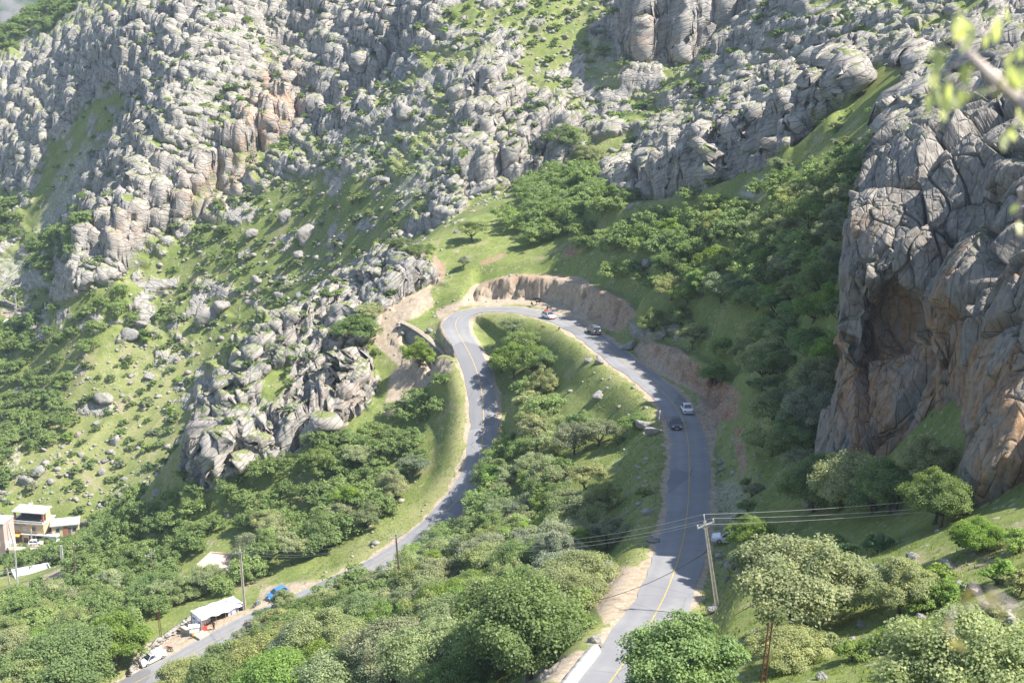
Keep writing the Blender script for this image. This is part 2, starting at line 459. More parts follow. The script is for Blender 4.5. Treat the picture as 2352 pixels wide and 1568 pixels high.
# finer height table with the road cut in, for ray marching
fx = GX0 + 1.25 * np.arange(GNX * 2 - 1); fy = GY0 + 1.25 * np.arange(GNY * 2 - 1)
FXX, FYY = np.meshgrid(fx, fy)
GHR = base_h(FXX, FYY)
# ------------------------------------------------------------------ what covers the land, surveyed as patches in the picture (x, y) and kept with the ground
RX0, RY0, RS = -300.0, -240.0, 4.0
RNX, RNY = 740, 520
_rx, _ry = np.meshgrid(RX0 + RS * np.arange(RNX), RY0 + RS * np.arange(RNY))

def inside(poly, X, Y):
    c = np.zeros(X.shape, bool); n = len(poly)
    for i in range(n):
        x0, y0 = poly[i]; x1, y1 = poly[(i + 1) % n]
        if y0 == y1: continue
        c ^= ((y0 > Y) != (y1 > Y)) & (X < (x1 - x0) * (Y - y0) / (y1 - y0) + x0)
    return c

def raster(base, patches, sig=2.0):
    A = np.full((RNY, RNX), float(base))
    for v, poly in patches:
        A[inside(poly, _rx, _ry)] = v
    return blur2(A, sig)

def look(A, px, py):
    return bilin(A, (px - RX0) / RS, (py - RY0) / RS)

ROCKP = [
 (.42, [(-300,-240),(2650,-240),(2650,60),(2000,150),(1390,360),(1300,420),(1000,480),(900,560),(640,740),(430,1080),(-300,1100)]),
 (.22, [(-300,700),(120,690),(300,640),(420,560),(560,480),(760,400),(860,420),(960,430),(1000,500),(900,560),(640,740),(430,900),(430,1150),(-300,1200)]),
 (.50, [(470,440),(640,310),(780,290),(720,390),(560,450),(480,530),(400,560)]),
 (.38, [(260,700),(420,640),(540,650),(560,760),(420,840),(250,800)]),
 (.80, [(0,150),(120,90),(330,0),(560,0),(600,140),(650,200),(665,290),(560,330),(460,400),(420,500),(300,560),(275,640),(130,695),(118,640),(190,560),(150,500),(210,460),(100,400),(20,440),(-60,330)]),
 (.55, [(340,280),(470,150),(560,180),(580,290),(470,370),(400,430),(340,400)]),
 (.2, [(110,330),(250,190),(300,230),(230,350),(190,400),(120,480),(60,520)]),
 (.82, [(540,-60),(1010,-60),(1010,90),(960,130),(870,200),(850,270),(740,310),(665,290),(640,150)]),
 (.62, [(1000,200),(1130,120),(1250,130),(1330,290),(1250,400),(1180,420),(1060,450),(1000,420),(1060,290)]),
 (.85, [(1060,300),(1140,180),(1180,220),(1110,330),(1100,400),(1050,400)]), (.8, [(1200,380),(1290,260),(1310,330),(1240,420)]),
 (.12, [(1150,170),(1240,100),(1320,20),(1360,60),(1300,220)]),
 (.96, [(1410,-60),(1700,-60),(1680,90),(1620,140),(1450,145),(1400,80)]),
 (.9, [(1660,-60),(1850,-60),(1800,60),(1700,150),(1600,150)]),
 (.55, [(1680,110),(1820,40),(2120,-60),(2420,-60),(2352,50),(2060,120),(1990,90),(1800,170),(1640,230),(1560,260),(1490,290),(1540,210)]),
 (.88, [(1385,380),(1490,310),(1600,260),(1700,200),(1860,150),(1985,95),(2005,185),(1900,260),(1745,390),(1640,420),(1530,450),(1420,465)]),
 (.05, [(1745,395),(2010,190),(2040,260),(2030,330),(1960,400),(1850,470),(1700,460)]),
 (.95, [(2040,330),(2060,200),(2130,90),(2280,40),(2700,0),(2700,500),(2200,560),(2090,420)]),
 (.35, [(640,720),(860,560),(980,480),(1010,520),(900,590),(800,640),(700,720)]),
 (.90, [(425,1080),(470,890),(560,800),(690,690),(800,620),(870,570),(985,575),(1003,640),(960,665),(885,710),(830,800),(872,870),(850,930),(750,1000),(640,1050),(470,1120),(415,1090)]),
 (.25, [(830,700),(900,640),(870,720),(800,800),(770,820)]),(.3, [(600,870),(680,810),(640,930),(580,990)]),
 (.8, [(1000,470),(1040,440),(1080,470),(1010,520),(900,560),(930,520)]),
 (.5, [(1430,760),(1560,730),(1600,780),(1500,800)]),
]
ROCKM = raster(.03, ROCKP, 2.2)
DIRTP = [
 (1, [(1010,740),(1000,712),(1060,690),(1085,655),(1170,632),(1250,630),(1330,635),(1380,665),(1440,690),(1465,720),(1420,765),(1360,745),(1300,722),(1200,698),(1060,704)]),
 (.9, [(840,760),(890,690),(985,665),(1000,700),(960,730),(920,740),(935,800),(985,850),(930,850),(870,800)]),
 (1, [(985,600),(1000,590),(1025,610),(1022,640),(985,665),(950,690),(930,690),(990,650),(1006,628)]),
 (.8, [(1000,560),(1030,505),(1036,508),(1008,565),(1000,600),(990,596)]),
 (.65, [(1090,600),(1160,575),(1180,585),(1110,615)]), (.7, [(1290,570),(1340,560),(1330,585),(1290,600)]),
 (1, [(1455,800),(1480,780),(1560,800),(1640,870),(1690,890),(1710,920),(1660,930),(1560,880),(1480,840)]),
 (.9, [(1600,900),(1690,905),(1700,960),(1650,970),(1640,1040),(1628,1100),(1618,1010)]),
 (.7, [(1680,980),(1710,980),(1720,1080),(1700,1110)]),
 (1, [(900,850),(1030,820),(1040,850),(960,900),(900,960),(880,950)]),
 (.8, [(1340,1350),(1420,1300),(1480,1300),(1440,1400),(1390,1440),(1370,1400)]),
 (.9, [(1180,1568),(1330,1490),(1370,1500),(1300,1568)]),
 (.6, [(600,1340),(720,1330),(760,1340),(640,1420),(560,1460)]),
 (.8, [(270,1568),(330,1480),(420,1440),(560,1400),(590,1390),(560,1430),(420,1500),(320,1568)]),
 (.8, [(50,1340),(230,1265),(240,1290),(80,1390),(30,1400)]),
 (.5, [(2250,1380),(2352,1370),(2352,1420),(2270,1430)]),
 (.8, [(0,705),(110,720),(110,735),(60,740),(0,725)]),(.5, [(40,560),(130,530),(150,540),(60,570)]),
 (.35, [(330,1020),(400,960),(420,1010),(350,1080)]),
]
DIRTM = raster(0, DIRTP, 1.6)
SCREEP = [
 (.8, [(130,400),(200,320),(235,350),(180,470),(110,540),(90,520)]), (.7, [(0,600),(60,590),(50,660),(0,660)]),
 (.6, [(900,450),(960,350),(1010,330),(1000,400),(920,500)]), (.9, [(1690,440),(1760,400),(1800,410),(1720,460)]),
 (.45, [(780,330),(960,200),(1000,260),(860,400),(760,420)]), (.4, [(1360,60),(1410,40),(1420,130),(1370,180)]),
 (.5, [(1630,1110),(1700,1100),(1720,1180),(1650,1230)]),
]
SCREEM = raster(0, SCREEP, 2.0)
OCHREP = [(.9, [(600,160),(690,150),(690,300),(640,300),(560,420),(470,480),(420,520),(400,450),(520,350)]), (.5, [(230,500),(330,470),(330,560),(240,560)]),
 (.4, [(740,900),(870,850),(860,930),(740,1000)]), (.5, [(1730,360),(1790,330),(1800,390),(1740,400)]), (.5, [(1410,60),(1500,40),(1520,130),(1430,140)])]
OCHREM = raster(0.06, OCHREP, 6.0)
REDP = [(1, [(1455,780),(1720,860),(1720,1130),(1600,900)]), (1, [(1000,500),(1420,540),(1420,620),(1010,650)]), (.5,[(1360,620),(1480,680),(1480,800),(1360,740)])]
REDM = raster(0, REDP, 4)
DRYP = [(.6, [(100,800),(480,780),(480,1000),(420,1120),(200,1150),(0,1100)]), (.55, [(1050,780),(1090,780),(1100,1000),(1000,1200),(900,1250),(700,1360),(700,1330),(930,1200),(1050,1050)]), (.35,[(1000,100),(1300,100),(1300,420),(1000,450)])]
DRYM = raster(.12, DRYP, 5)

# ------------------------------------------------------------------ rock relief on any surface: blocks, tilted faces, cracks, ledges
def rock_relief(P, big, seed, rot=None, squash=(1, 1, 1.0), amp=1.0, strike=0.25):
    """height (m) of broken rock over the points P; big = size of the largest blocks in m"""
    Q = P if rot is None else P @ rot.T
    Q = Q * np.array(squash)
    wv = np.stack([fbm(Q / (big * 1.6), 2, seed + 50), fbm(Q / (big * 1.6), 2, seed + 60), fbm(Q / (big * 1.6), 2, seed + 70)], 1)
    Q = Q + wv * big * 0.22
    F1, F2, cv, tl = voronoi(Q / big, seed)
    h = (cv - 0.5) * 0.75 * big + tl * 0.75 * big - 0.30 * big * (1 - sstep(0.0, 0.07, F2 - F1))
    g1, g2, c2, t2 = voronoi(Q / (big * 0.43) + 3.7, seed + 5)
    h += (c2 - 0.5) * 0.26 * big + t2 * 0.34 * big - 0.10 * big * (1 - sstep(0.0, 0.10, g2 - g1))
    h += fbm(Q / (big * 0.3), 2, seed + 9) * 0.025 * big
    return (h * amp).astype(np.float32), cv

def rotm(rx, ry, rz):
    return np.array(Matrix.Rotation(rx, 3, 'X') @ Matrix.Rotation(ry, 3, 'Y') @ Matrix.Rotation(rz, 3, 'Z'))

# ------------------------------------------------------------------ the hillside mesh
QA, QR = 0.052, 0.44
az = np.concatenate([np.arange(-34, -21, .35), np.arange(-21, 21, QA), np.arange(21, 34, .35)])
rr = np.concatenate([np.arange(52, 84, 1.2), np.arange(84, 375, QR), np.arange(375, 640, .37), np.arange(640, 720, .6), np.arange(720, 900, 2.2)])
NA, NR = len(az), len(rr)
A_, R_ = np.meshgrid(np.radians(az), rr)
X = (np.sin(A_) * R_); Y = (np.cos(A_) * R_)
Z = base_h(X, Y)
# large ribs and gullies on the far mountain side, running down to the left
far = sstep(395, 430, Y) * (1 - 0.4 * sstep(640, 700, Y))
Pt = np.stack([X, Y, Z], -1).reshape(-1, 3)
px, py = project(Pt)
rock0 = look(ROCKM, px, py).astype(np.float32)
ribs = ridged(np.stack([(Pt[:, 0] * 0.8 - Pt[:, 1] * 0.45) / 34, (Pt[:, 1] * 0.8 + Pt[:, 0] * .45) / 80, Pt[:, 2] / 120], 1), 3, 201)
Z = Z + (far.ravel() * (0.35 + 0.65 * sstep(.3, .8, rock0)) * ribs * 8.5).reshape(Z.shape)
def terrace(P, rk0, per, k, seed, hard):
    wv = fbm(P / np.array([26., 26., 40.]), 3, seed); s_ = P[:, 2] - k * P[:, 0] + wv * per * 1.3 + .35 * per * fbm(P / 6.0, 2, seed + 4)
    fl = np.floor(s_ / per); fr = s_ / per - fl
    r1 = _hash(fl.astype(np.int64), np.zeros(len(P), np.int64), np.zeros(len(P), np.int64), seed + 2)
    a_ = .15 + .35 * r1
    return (sstep(a_, a_ + hard, fr) - fr) * per
Pt[:, 2] = Z.ravel()
kdip = np.interp(px, [0, 500, 850, 1050, 1350, 1500, 2300], [-.30, -.24, -.15, .75, .75, .42, .38])
kdip = np.where((Pt[:, 1] < 398) & (px < 1100), .8, kdip)
rkm = sstep(.25, .7, rock0)
big_t = np.where(Pt[:, 1] > 398, 9.5, 6.0)
Z = Z + (rkm * terrace(Pt, rock0, 9.5, kdip, 610, .42) * np.where(Pt[:, 1] > 398, .85, .55)).reshape(Z.shape)
Pt[:, 2] = Z.ravel()
Z = Z + (rkm * terrace(Pt, rock0, 3.1, kdip, 630, .34) * .95).reshape(Z.shape)
Z = Z + (fbm(Pt / 11.0, 3, 77) * 0.55).reshape(Z.shape) * sstep(3.2, 9, road_near(X, Y)[0].reshape(Z.shape))
Pt[:, 2] = Z.ravel()
# smooth normals of the base surface
G = Pt.reshape(NR, NA, 3)
du = np.gradient(G, axis=1); dv = np.gradient(G, axis=0)
Nn = np.cross(du, dv).reshape(-1, 3); Nn /= np.linalg.norm(Nn, axis=1, keepdims=True); Nn *= np.sign(Nn[:, 2:3])
rd, rz_, rside, rk = road_near(Pt[:, 0], Pt[:, 1])
offroad = sstep(3.6, 6.5, rd)
px, py = project(Pt)
rock0 = look(ROCKM, px, py).astype(np.float32) * offroad
dirt = look(DIRTM, px, py).astype(np.float32)
steepr = 1 - sstep(.46, .58, Nn[:, 2])
rockv = np.zeros(len(Pt), np.float32); disp = np.zeros(len(Pt), np.float32)
for lo, hi, big, seed, rot, sq, amp in ((0, 398, 4.6, 300, rotm(.35, .35, .2), (1.1, 1, .75), 0.62), (398, 2000, 5.0, 340, rotm(.45, -.35, .5), (1.15, 1, .8), 0.36)):
    m = np.nonzero((rock0 > .04) & (Pt[:, 1] >= lo) & (Pt[:, 1] < hi))[0]
    P = Pt[m]
    h, cv = rock_relief(P, big, seed, rot, sq, amp)
    sel = 0.30 * cv + 0.70 * (fbm(P / np.array([big * 1.9, big * 1.9, big * 1.1]), 5, seed + 20, .6) * 1.45 + 0.5)
    d0 = rock0[m]
    rk_ = np.maximum(sstep(-0.05, 0.07, sel - (1.0 - d0 * 1.03)), steepr[m] * sstep(.35, .55, d0))
    rockv[m] = rk_
    h = h + d0 * (3.6 if lo == 0 else 2.4) * ridged(np.stack([(P[:, 0] * .95 - P[:, 1] * .3) / 13., (P[:, 1] * .95 + P[:, 0] * .3) / 42., P[:, 2] / 40.], 1), 3, seed + 40)
    lift = 0.22 * big * sstep(.15, .6, d0)
    disp[m] = rk_ * (h * (0.45 + 0.55 * sstep(.3, .85, d0)) + lift * 0.8)
# broken earth of the road cuttings
m = np.nonzero((dirt > .3) & (rd > 3.8) & (rd < 24))[0]
hc, _ = rock_relief(Pt[m], 1.5, 400, None, (1, 1, .5), 0.6)
steep = 1 - sstep(.55, .9, Nn[m, 2])
disp[m] += hc * steep * dirt[m]
D = Nn.copy(); D[:, 2] *= 0.75
Pd = Pt + D * disp[:, None]
hill_me = mesh_np('hillside', Pd, grid_faces(NR, NA), False)
mask = np.zeros((len(Pt), 4), np.float32)
shoulder = (1 - sstep(2.9, 4.3, rd + 0.9 * fbm(Pt / 2.2, 3, 91)))
mask[:, 0] = rockv
mask[:, 1] = np.maximum(np.clip(dirt, 0, 1), shoulder * .9)
mask[:, 2] = look(SCREEM, px, py)
mask[:, 3] = 1
at1 = hill_me.color_attributes.new('cover', 'FLOAT_COLOR', 'POINT'); at1.data.foreach_set('color', mask.ravel())
tint = np.zeros((len(Pt), 4), np.float32)
tint[:, 0] = look(OCHREM, px, py); tint[:, 1] = np.clip(look(DRYM, px, py) + .5 * (1 - sstep(4, 9, rd)), 0, 1); tint[:, 2] = look(REDM, px, py)
tint[:, 3] = sstep(395, 430, Pt[:, 1])
at2 = hill_me.color_attributes.new('tint', 'FLOAT_COLOR', 'POINT'); at2.data.foreach_set('color', tint.ravel())

bed = Pd[:, 2] - kdip * Pd[:, 0] + 2.2 * fbm(Pd / np.array([22., 22., 40.]), 3, 655)
at3 = hill_me.attributes.new('bed', 'FLOAT', 'POINT'); at3.data.foreach_set('value', bed.astype(np.float32))
# ground as it finally lies, for setting things down on it
import mathutils
def drop_z(x, y):
    """height of the built hillside (with its rocks) under one point"""
    a = math.degrees(math.atan2(x, y)); r = math.hypot(x, y)
    i = int(np.clip(np.searchsorted(az, a) - 1, 0, NA - 2)); j = int(np.clip(np.searchsorted(rr, r) - 1, 0, NR - 2))
    fa = (a - az[i]) / (az[i + 1] - az[i]); fr = (r - rr[j]) / (rr[j + 1] - rr[j])
    q = Pd.reshape(NR, NA, 3)[:, :, 2]
    return float((q[j, i] * (1 - fa) + q[j, i + 1] * fa) * (1 - fr) + (q[j + 1, i] * (1 - fa) + q[j + 1, i + 1] * fa) * fr)

def mat_ground():
    m, nt, b = new_mat('hill ground', 0.95, 0.1); t = NT(nt)
    co = t.coord()
    cov = t.sep(t.attr('cover')); tin = t.sep(t.attr('tint'))
    n_s = t.noise(co, 0.9, 6, 0.65); n_m = t.noise(co, 0.16, 5, 0.6); n_l = t.noise(co, 0.035, 4, 0.55); n_f = t.noise(co, 5.0, 4, 0.7)
    # grass: fresh spring green, drier on the crests
    g = t.ramp(n_m, [(.3, (.135, .185, .040)), (.5, (.195, .245, .060)), (.72, (.265, .290, .092))])
    g = t.mix(t.ramp(n_s, [(.35, 0), (.75, .75)]), g, (.095, .130, .040))
    dry = t.math('MULTIPLY', tin[1], t.ramp(n_m, [(.35, .25), (.65, 1.0)]))
    g = t.mix(dry, g, (.31, .29, .135))
    g = t.mix(t.ramp(n_f, [(.5, 0), (.72, .6)]), g, (.25, .235, .13))
    g = t.mix(t.ramp(t.noise(co, 2.1, 3, .6), [(.56, 0), (.64, .6)]), g, (.075, .095, .035))
    bare = t.ramp(t.noise(co, .11, 6, .68), [(.56, 0), (.68, .75)])
    g = t.mix(bare, g, t.ramp(n_s, [(.3, (.27, .215, .13)), (.7, (.40, .34, .235))]))
    # grey limestone: bedded, some beds paler, weathered dark, pink-ochre where it is fresh
    bd = t.attr('bed', 'Fac'); sx_ = t.n('ShaderNodeSeparateXYZ'); t.put(sx_.inputs[0], co)
    cx_ = t.n('ShaderNodeCombineXYZ'); t.put(cx_.inputs[0], t.math('MULTIPLY', sx_.outputs[0], .30)); t.put(cx_.inputs[1], t.math('MULTIPLY', sx_.outputs[1], .30)); t.put(cx_.inputs[2], t.math('MULTIPLY', bd, 1.0))
    bv = cx_.outputs[0]
    beds = t.noise(t.map(bv, (.22, .22, .85)), 1.0, 6, .72)
    rvs = t.sep(t.vor(bv, .55, 'F1', 'Color'))
    joint = t.ramp(t.vor(bv, .62, 'DISTANCE_TO_EDGE'), [(0, 0), (.075, 1)])
    r = t.ramp(n_s, [(.25, (.235, .226, .213)), (.5, (.355, .338, .315)), (.78, (.455, .43, .395))])
    r = t.mix(.45, r, t.ramp(rvs[0], [(0, (.24, .23, .216)), (1, (.455, .43, .395))]))
    r = t.mix(t.ramp(beds, [(.36, .85), (.47, 0)]), r, (.19, .182, .175))
    r = t.mix(t.ramp(beds, [(.56, 0), (.66, .55)]), r, (.50, .47, .43))
    r = t.mix(t.math('MULTIPLY', t.math('SUBTRACT', 1.0, joint), .55), r, (.17, .163, .157))
    r = t.mix(t.ramp(n_l, [(.35, 0), (.65, .55)]), r, (.47, .42, .36))
    och = t.math('MULTIPLY', tin[0], t.ramp(t.noise(co, .22, 5, .65), [(.4, 0), (.62, 1)]))
    r = t.mix(och, r, (.50, .32, .21))
    lich = t.ramp(t.noise(co, 2.2, 5, .7), [(.56, 0), (.7, .55)])
    r = t.mix(lich, r, (.20, .197, .19))
    # soil of the cuttings
    dcol = t.ramp(n_s, [(.25, (.26, .20, .135)), (.5, (.38, .30, .215)), (.8, (.49, .42, .325))])
    dcol = t.mix(t.math('MULTIPLY', tin[2], t.ramp(n_m, [(.35, .35), (.6, 1)])), dcol, (.27, .135, .075))
    peb = t.sep(t.vor(co, 5.5, 'F1', 'Color'))
    dcol = t.mix(t.ramp(peb[0], [(.8, 0), (.86, .5)]), dcol, (.50, .46, .40))
    # loose stones
    sc = t.ramp(t.sep(t.vor(co, 1.4, 'F1', 'Color'))[1], [(0, (.20, .19, .185)), (.6, (.33, .315, .30)), (1, (.47, .45, .42))])
    stones = t.ramp(t.sep(t.vor(co, 2.3, 'F1', 'Color'))[0], [(.93, 0), (.95, 1)])
    stones = t.math('MULTIPLY', stones, t.ramp(t.noise(co, .09, 3, .5), [(.42, 0), (.6, .85)]))
    # grass holds on where the rock lies flat
    nz = t.n('ShaderNodeSeparateXYZ'); t.put(nz.inputs[0], t.n('ShaderNodeNewGeometry').outputs['True Normal'])
    flat = t.ramp(t.math('ADD', nz.outputs[2], t.math('MULTIPLY', t.math('SUBTRACT', n_s, .5), .5)), [(.80, 0), (.93, .9)])
    rk = t.math('MULTIPLY', cov[0], t.math('SUBTRACT', 1.0, flat))
    base = t.mix(t.math('MULTIPLY', stones, .6), g, (.43, .41, .37))
    scf = t.math('MULTIPLY', cov[2], t.ramp(n_m, [(.3, .5), (.6, 1.0)]), clamp=True)
    base = t.mix(scf, base, sc)
    dm = t.ramp(t.math('ADD', cov[1], t.math('MULTIPLY', t.math('SUBTRACT', n_s, .5), .7)), [(.35, 0), (.6, 1)])
    base = t.mix(dm, base, dcol)
    base = t.mix(rk, base, r)
    nt.links.new(base, b.inputs['Base Color'])
    rh = t.math('ADD', t.math('MULTIPLY', beds, 1.6), t.math('ADD', t.math('MULTIPLY', joint, .6), t.noise(co, 1.3, 8, .72)))
    hb = t.math('ADD', t.math('MULTIPLY', rh, t.math('ADD', t.math('MULTIPLY', cov[0], .9), .1)), t.math('MULTIPLY', n_f, t.math('MULTIPLY', t.math('SUBTRACT', 1.0, cov[0]), .25)))
    nt.links.new(t.bump(hb, .8, .5), b.inputs['Normal'])
    return m
M_GROUND = mat_ground()
hill = tag(link('hillside', hill_me, None, [M_GROUND]), kind='structure')

# ------------------------------------------------------------------ road, its markings
def mat_asphalt():
    m, nt, b = new_mat('old asphalt', 0.85, 0.25); t = NT(nt)
    co = t.coord()
    c = t.ramp(t.noise(co, .35, 5, .6), [(.3, (.19, .19, .20)), (.7, (.25, .247, .25))])
    c = t.mix(t.ramp(t.noise(co, 9, 4, .7), [(.4, 0), (.8, .35)]), c, (.31, .305, .295))
    across = t.attr('across', 'Fac')
    worn = t.ramp(across, [(0, .35), (.12, 0), (.27, .28), (.42, 0), (.58, 0), (.73, .28), (.88, 0), (1, .4)])
    c = t.mix(worn, c, (.32, .31, .30))
    c = t.mix(t.ramp(t.noise(co, .10, 3, .5), [(.5, 0), (.56, .5)]), c, (.20, .20, .21))
    c = t.mix(t.ramp(t.sep(t.vor(co, .13, 'F1', 'Color'))[0], [(.88, 0), (.89, .6)]), c, (.15, .15, .16))
    cr = t.ramp(t.vor(t.map(co, (1, 1, 1)), .16, 'DISTANCE_TO_EDGE'), [(0, .75), (.012, 0)])
    c = t.mix(t.math('MULTIPLY', cr, t.ramp(t.noise(co, .12), [(.5, 0), (.6, 1)])), c, (.07, .07, .075))
    nt.links.new(c, b.inputs['Base Color'])
    nt.links.new(t.bump(t.noise(co, 14, 3, .7), .25, .02), b.inputs['Normal'])
    return m
M_ASPH = mat_asphalt()
rt = np.gradient(ROAD, axis=0); rn = np.stack([-rt[:, 1], rt[:, 0]], 1); rn /= np.linalg.norm(rn, axis=1, keepdims=True)
def road_strip(name, offs, lift, mat, i0=0, i1=None, edge=0.0):
    V = []; ac = []
    ks = range(i0, i1 or len(ROAD))
    for k in ks:
        for q, o in enumerate(offs):
            e = edge * float(vnoise(np.array([[k * .35, o * 7.0, 1.0]]), 5)[0]) if q in (0, len(offs) - 1) else 0
            V.append((*(ROAD[k, :2] + rn[k] * (o + e)), ROAD[k, 2] + lift - (0.012 * o * o if q not in (0, len(offs) - 1) else 0.012 * o * o + .0)))
            ac.append((o / ROADW + 1) / 2)
    me = mesh_np(name, V, grid_faces(len(ks), len(offs)), True)
    a = me.attributes.new('across', 'FLOAT', 'POINT'); a.data.foreach_set('value', np.array(ac, np.float32))
    return tag(link(name, me, None, [mat]), kind='structure')
road_strip('road', [-ROADW, -1.8, -.9, 0, .9, 1.8, ROADW], 0.16, M_ASPH, edge=.3)
M_LINE = plain('worn yellow line', (.50, .36, .10), .7, .2, 0, .25, 2.0)
road_strip('road_marking', [-.055, .055], 0.18, M_LINE)
# ------------------------------------------------------------------ the great cliff above the upper road
# rows from foot to crown, columns from its hidden flank round the nose to beyond the picture: (x, y, distance)
CLIFF = [
 # foot (sunk)       low               mid               ledge             brow              crown             back
 [(2020,1075,212),(2012,960,210),(2008,800,208),(2015,640,206),(2030,520,204),(2060,430,206),(2080,380,214)],
 [(1962,1090,184),(1950,960,183),(1965,800,181),(1960,640,180),(1995,500,183),(2040,400,190),(2085,345,206)],
 [(1878,1120,168),(1893,950,166),(1930,790,163),(1931,620,163),(1962,470,166),(2012,392,174),(2085,320,196)],
 [(1925,1125,159),(1922,950,161),(1950,770,160),(1962,600,159),(2000,440,163),(2040,380,170),(2110,300,190)],
 [(1990,1125,155.5),(1985,950,158),(2010,760,162),(2025,600,156),(2055,430,161),(2080,372,166),(2150,280,186)],
 [(2075,1120,153),(2070,930,154.5),(2075,750,161),(2085,590,154.5),(2115,430,159),(2140,350,163),(2200,250,183)],
 [(2150,1110,151),(2150,930,152),(2150,750,153),(2155,590,154),(2185,430,158),(2205,330,161),(2260,215,180)],
 [(2196,1190,146),(2200,960,149),(2205,770,151),(2215,600,153),(2240,440,157),(2260,310,160),(2310,190,178)],
 [(2215,1270,129),(2222,1010,134),(2245,800,139),(2262,640,145),(2290,500,152),(2310,310,158),(2360,170,176)],
 [(2280,1280,123),(2290,1010,127),(2310,800,132),(2325,640,137),(2340,500,146),(2360,320,154),(2410,150,174)],
 [(2360,1280,119),(2370,1010,123),(2385,800,128),(2395,640,133),(2405,500,142),(2420,320,152),(2470,140,172)],
 [(2480,1280,116),(2490,1010,119),(2500,800,124),(2505,640,129),(2515,500,138),(2530,320,149),(2580,130,170)],
 [(2640,1280,112),(2650,1010,115),(2660,800,120),(2665,640,125),(2670,500,134),(2690,320,146),(2740,120,168)],
]
CG = np.array([[at(*c) for c in col] for col in CLIFF])
CG[:, 0, 2] -= 2.5
def catgrid(G, n, axis):
    G = np.moveaxis(G, axis, 0); N = len(G)
    Q = np.concatenate([2 * G[:1] - G[1:2], G, 2 * G[-1:] - G[-2:-1]])
    u = np.linspace(0, N - 1 - 1e-6, n); i = u.astype(int); t = (u - i).reshape((-1,) + (1,) * (G.ndim - 1))
    a, b, c, d = Q[i], Q[i + 1], Q[i + 2], Q[i + 3]
    R = 0.5 * (2 * b + (c - a) * t + (2 * a - 5 * b + 4 * c - d) * t ** 2 + (3 * b - a - 3 * c + d) * t ** 3)
    return np.moveaxis(R, 0, axis)
NCU, NCV = 720, 600
CS = catgrid(catgrid(CG, NCU, 0), NCV, 1)
cu = np.gradient(CS, axis=0); cv_ = np.gradient(CS, axis=1)
CN = np.cross(cu, cv_).reshape(-1, 3); CN /= np.linalg.norm(CN, axis=1, keepdims=True)
Pc = CS.reshape(-1, 3)
if (CN[:, 1]).mean() > 0: CN = -CN
def pillars(P, big, seed, sq):
    Q = P * np.array(sq)
    Q = Q + 0.35 * big * np.stack([fbm(P / (big * 1.8), 2, seed + 11), fbm(P / (big * 1.8), 2, seed + 12), fbm(P / (big * 1.8), 2, seed + 13)], 1)
    F1, F2, c, tl = voronoi(Q / big, seed)
    return big * (0.45 * (c - .5) + 0.17 * (0.6 - F1 * F1) + 0.34 * tl - 0.34 * (1 - sstep(0, .08, F2 - F1))), c, F2 - F1
Rz = rotm(0.0, 0.32, 0.0)
h1, c1, e1 = pillars(Pc @ Rz.T, 7.6, 500, (1, 1, .36))
h2, c2_, e2 = pillars(Pc @ Rz.T + 31, 3.3, 520, (1, 1, .45))
h3, c3, e3 = pillars(Pc, 1.1, 540, (1, 1, .7))
VV = np.tile(np.linspace(0, 1, NCV), NCU); UU = np.repeat(np.linspace(0, 1, NCU), NCV)
smoothlow = 1 - sstep(.28, .42, VV) * 1.0                                 # the lower wall is a smooth water-worn face
crown_ = sstep(.48, .68, VV)
hh = h1 * (0.55 + .45 * (1 - smoothlow)) + h2 * (0.6 - 0.35 * smoothlow) + h3 * (.3 - .1 * smoothlow)
hh += 0.5 * fbm(Pc * np.array([.55, .55, .12]), 3, 560) * (0.4 + smoothlow)
# the shallow cave with its overhang
cx, cy = project(Pc)
cave = np.exp(-(((cx - 2065) / 52) ** 2 + ((cy - 750) / 85) ** 2) ** 1.5)
hh -= 1.7 * cave
hh -= 1.2 * np.exp(-(((cx - 1985) / 26) ** 2 + ((cy - 745) / 50) ** 2))
hh += 1.2 * np.exp(-((cy - 640 - (cx - 2050) * .1) / 30) ** 2) * (cx > 1950) * (cx < 2140)
hh *= sstep(0, .03, UU) * sstep(0, .02, 1 - UU)
Pcd = Pc + CN * hh[:, None]
cl_me = mesh_np('cliff', Pcd, grid_faces(NCU, NCV), False)
a_ = cl_me.color_attributes.new('cover', 'FLOAT_COLOR', 'POINT')
cm = np.zeros((len(Pc), 4), np.float32)
dy = fbm(Pc * np.array([.25, .25, .09]), 3, 590)
cm[:, 0] = np.clip(sstep(-.15, .2, dy + .42 * smoothlow - .10) * (1 - crown_) * sstep(1880, 1960, cx) + .8 * cave, 0, 1)   # brown where the rain does not wash
cm[:, 1] = crown_; cm[:, 2] = 1 - sstep(0, .1, e1); cm[:, 3] = 1
a_.data.foreach_set('color', cm.ravel())
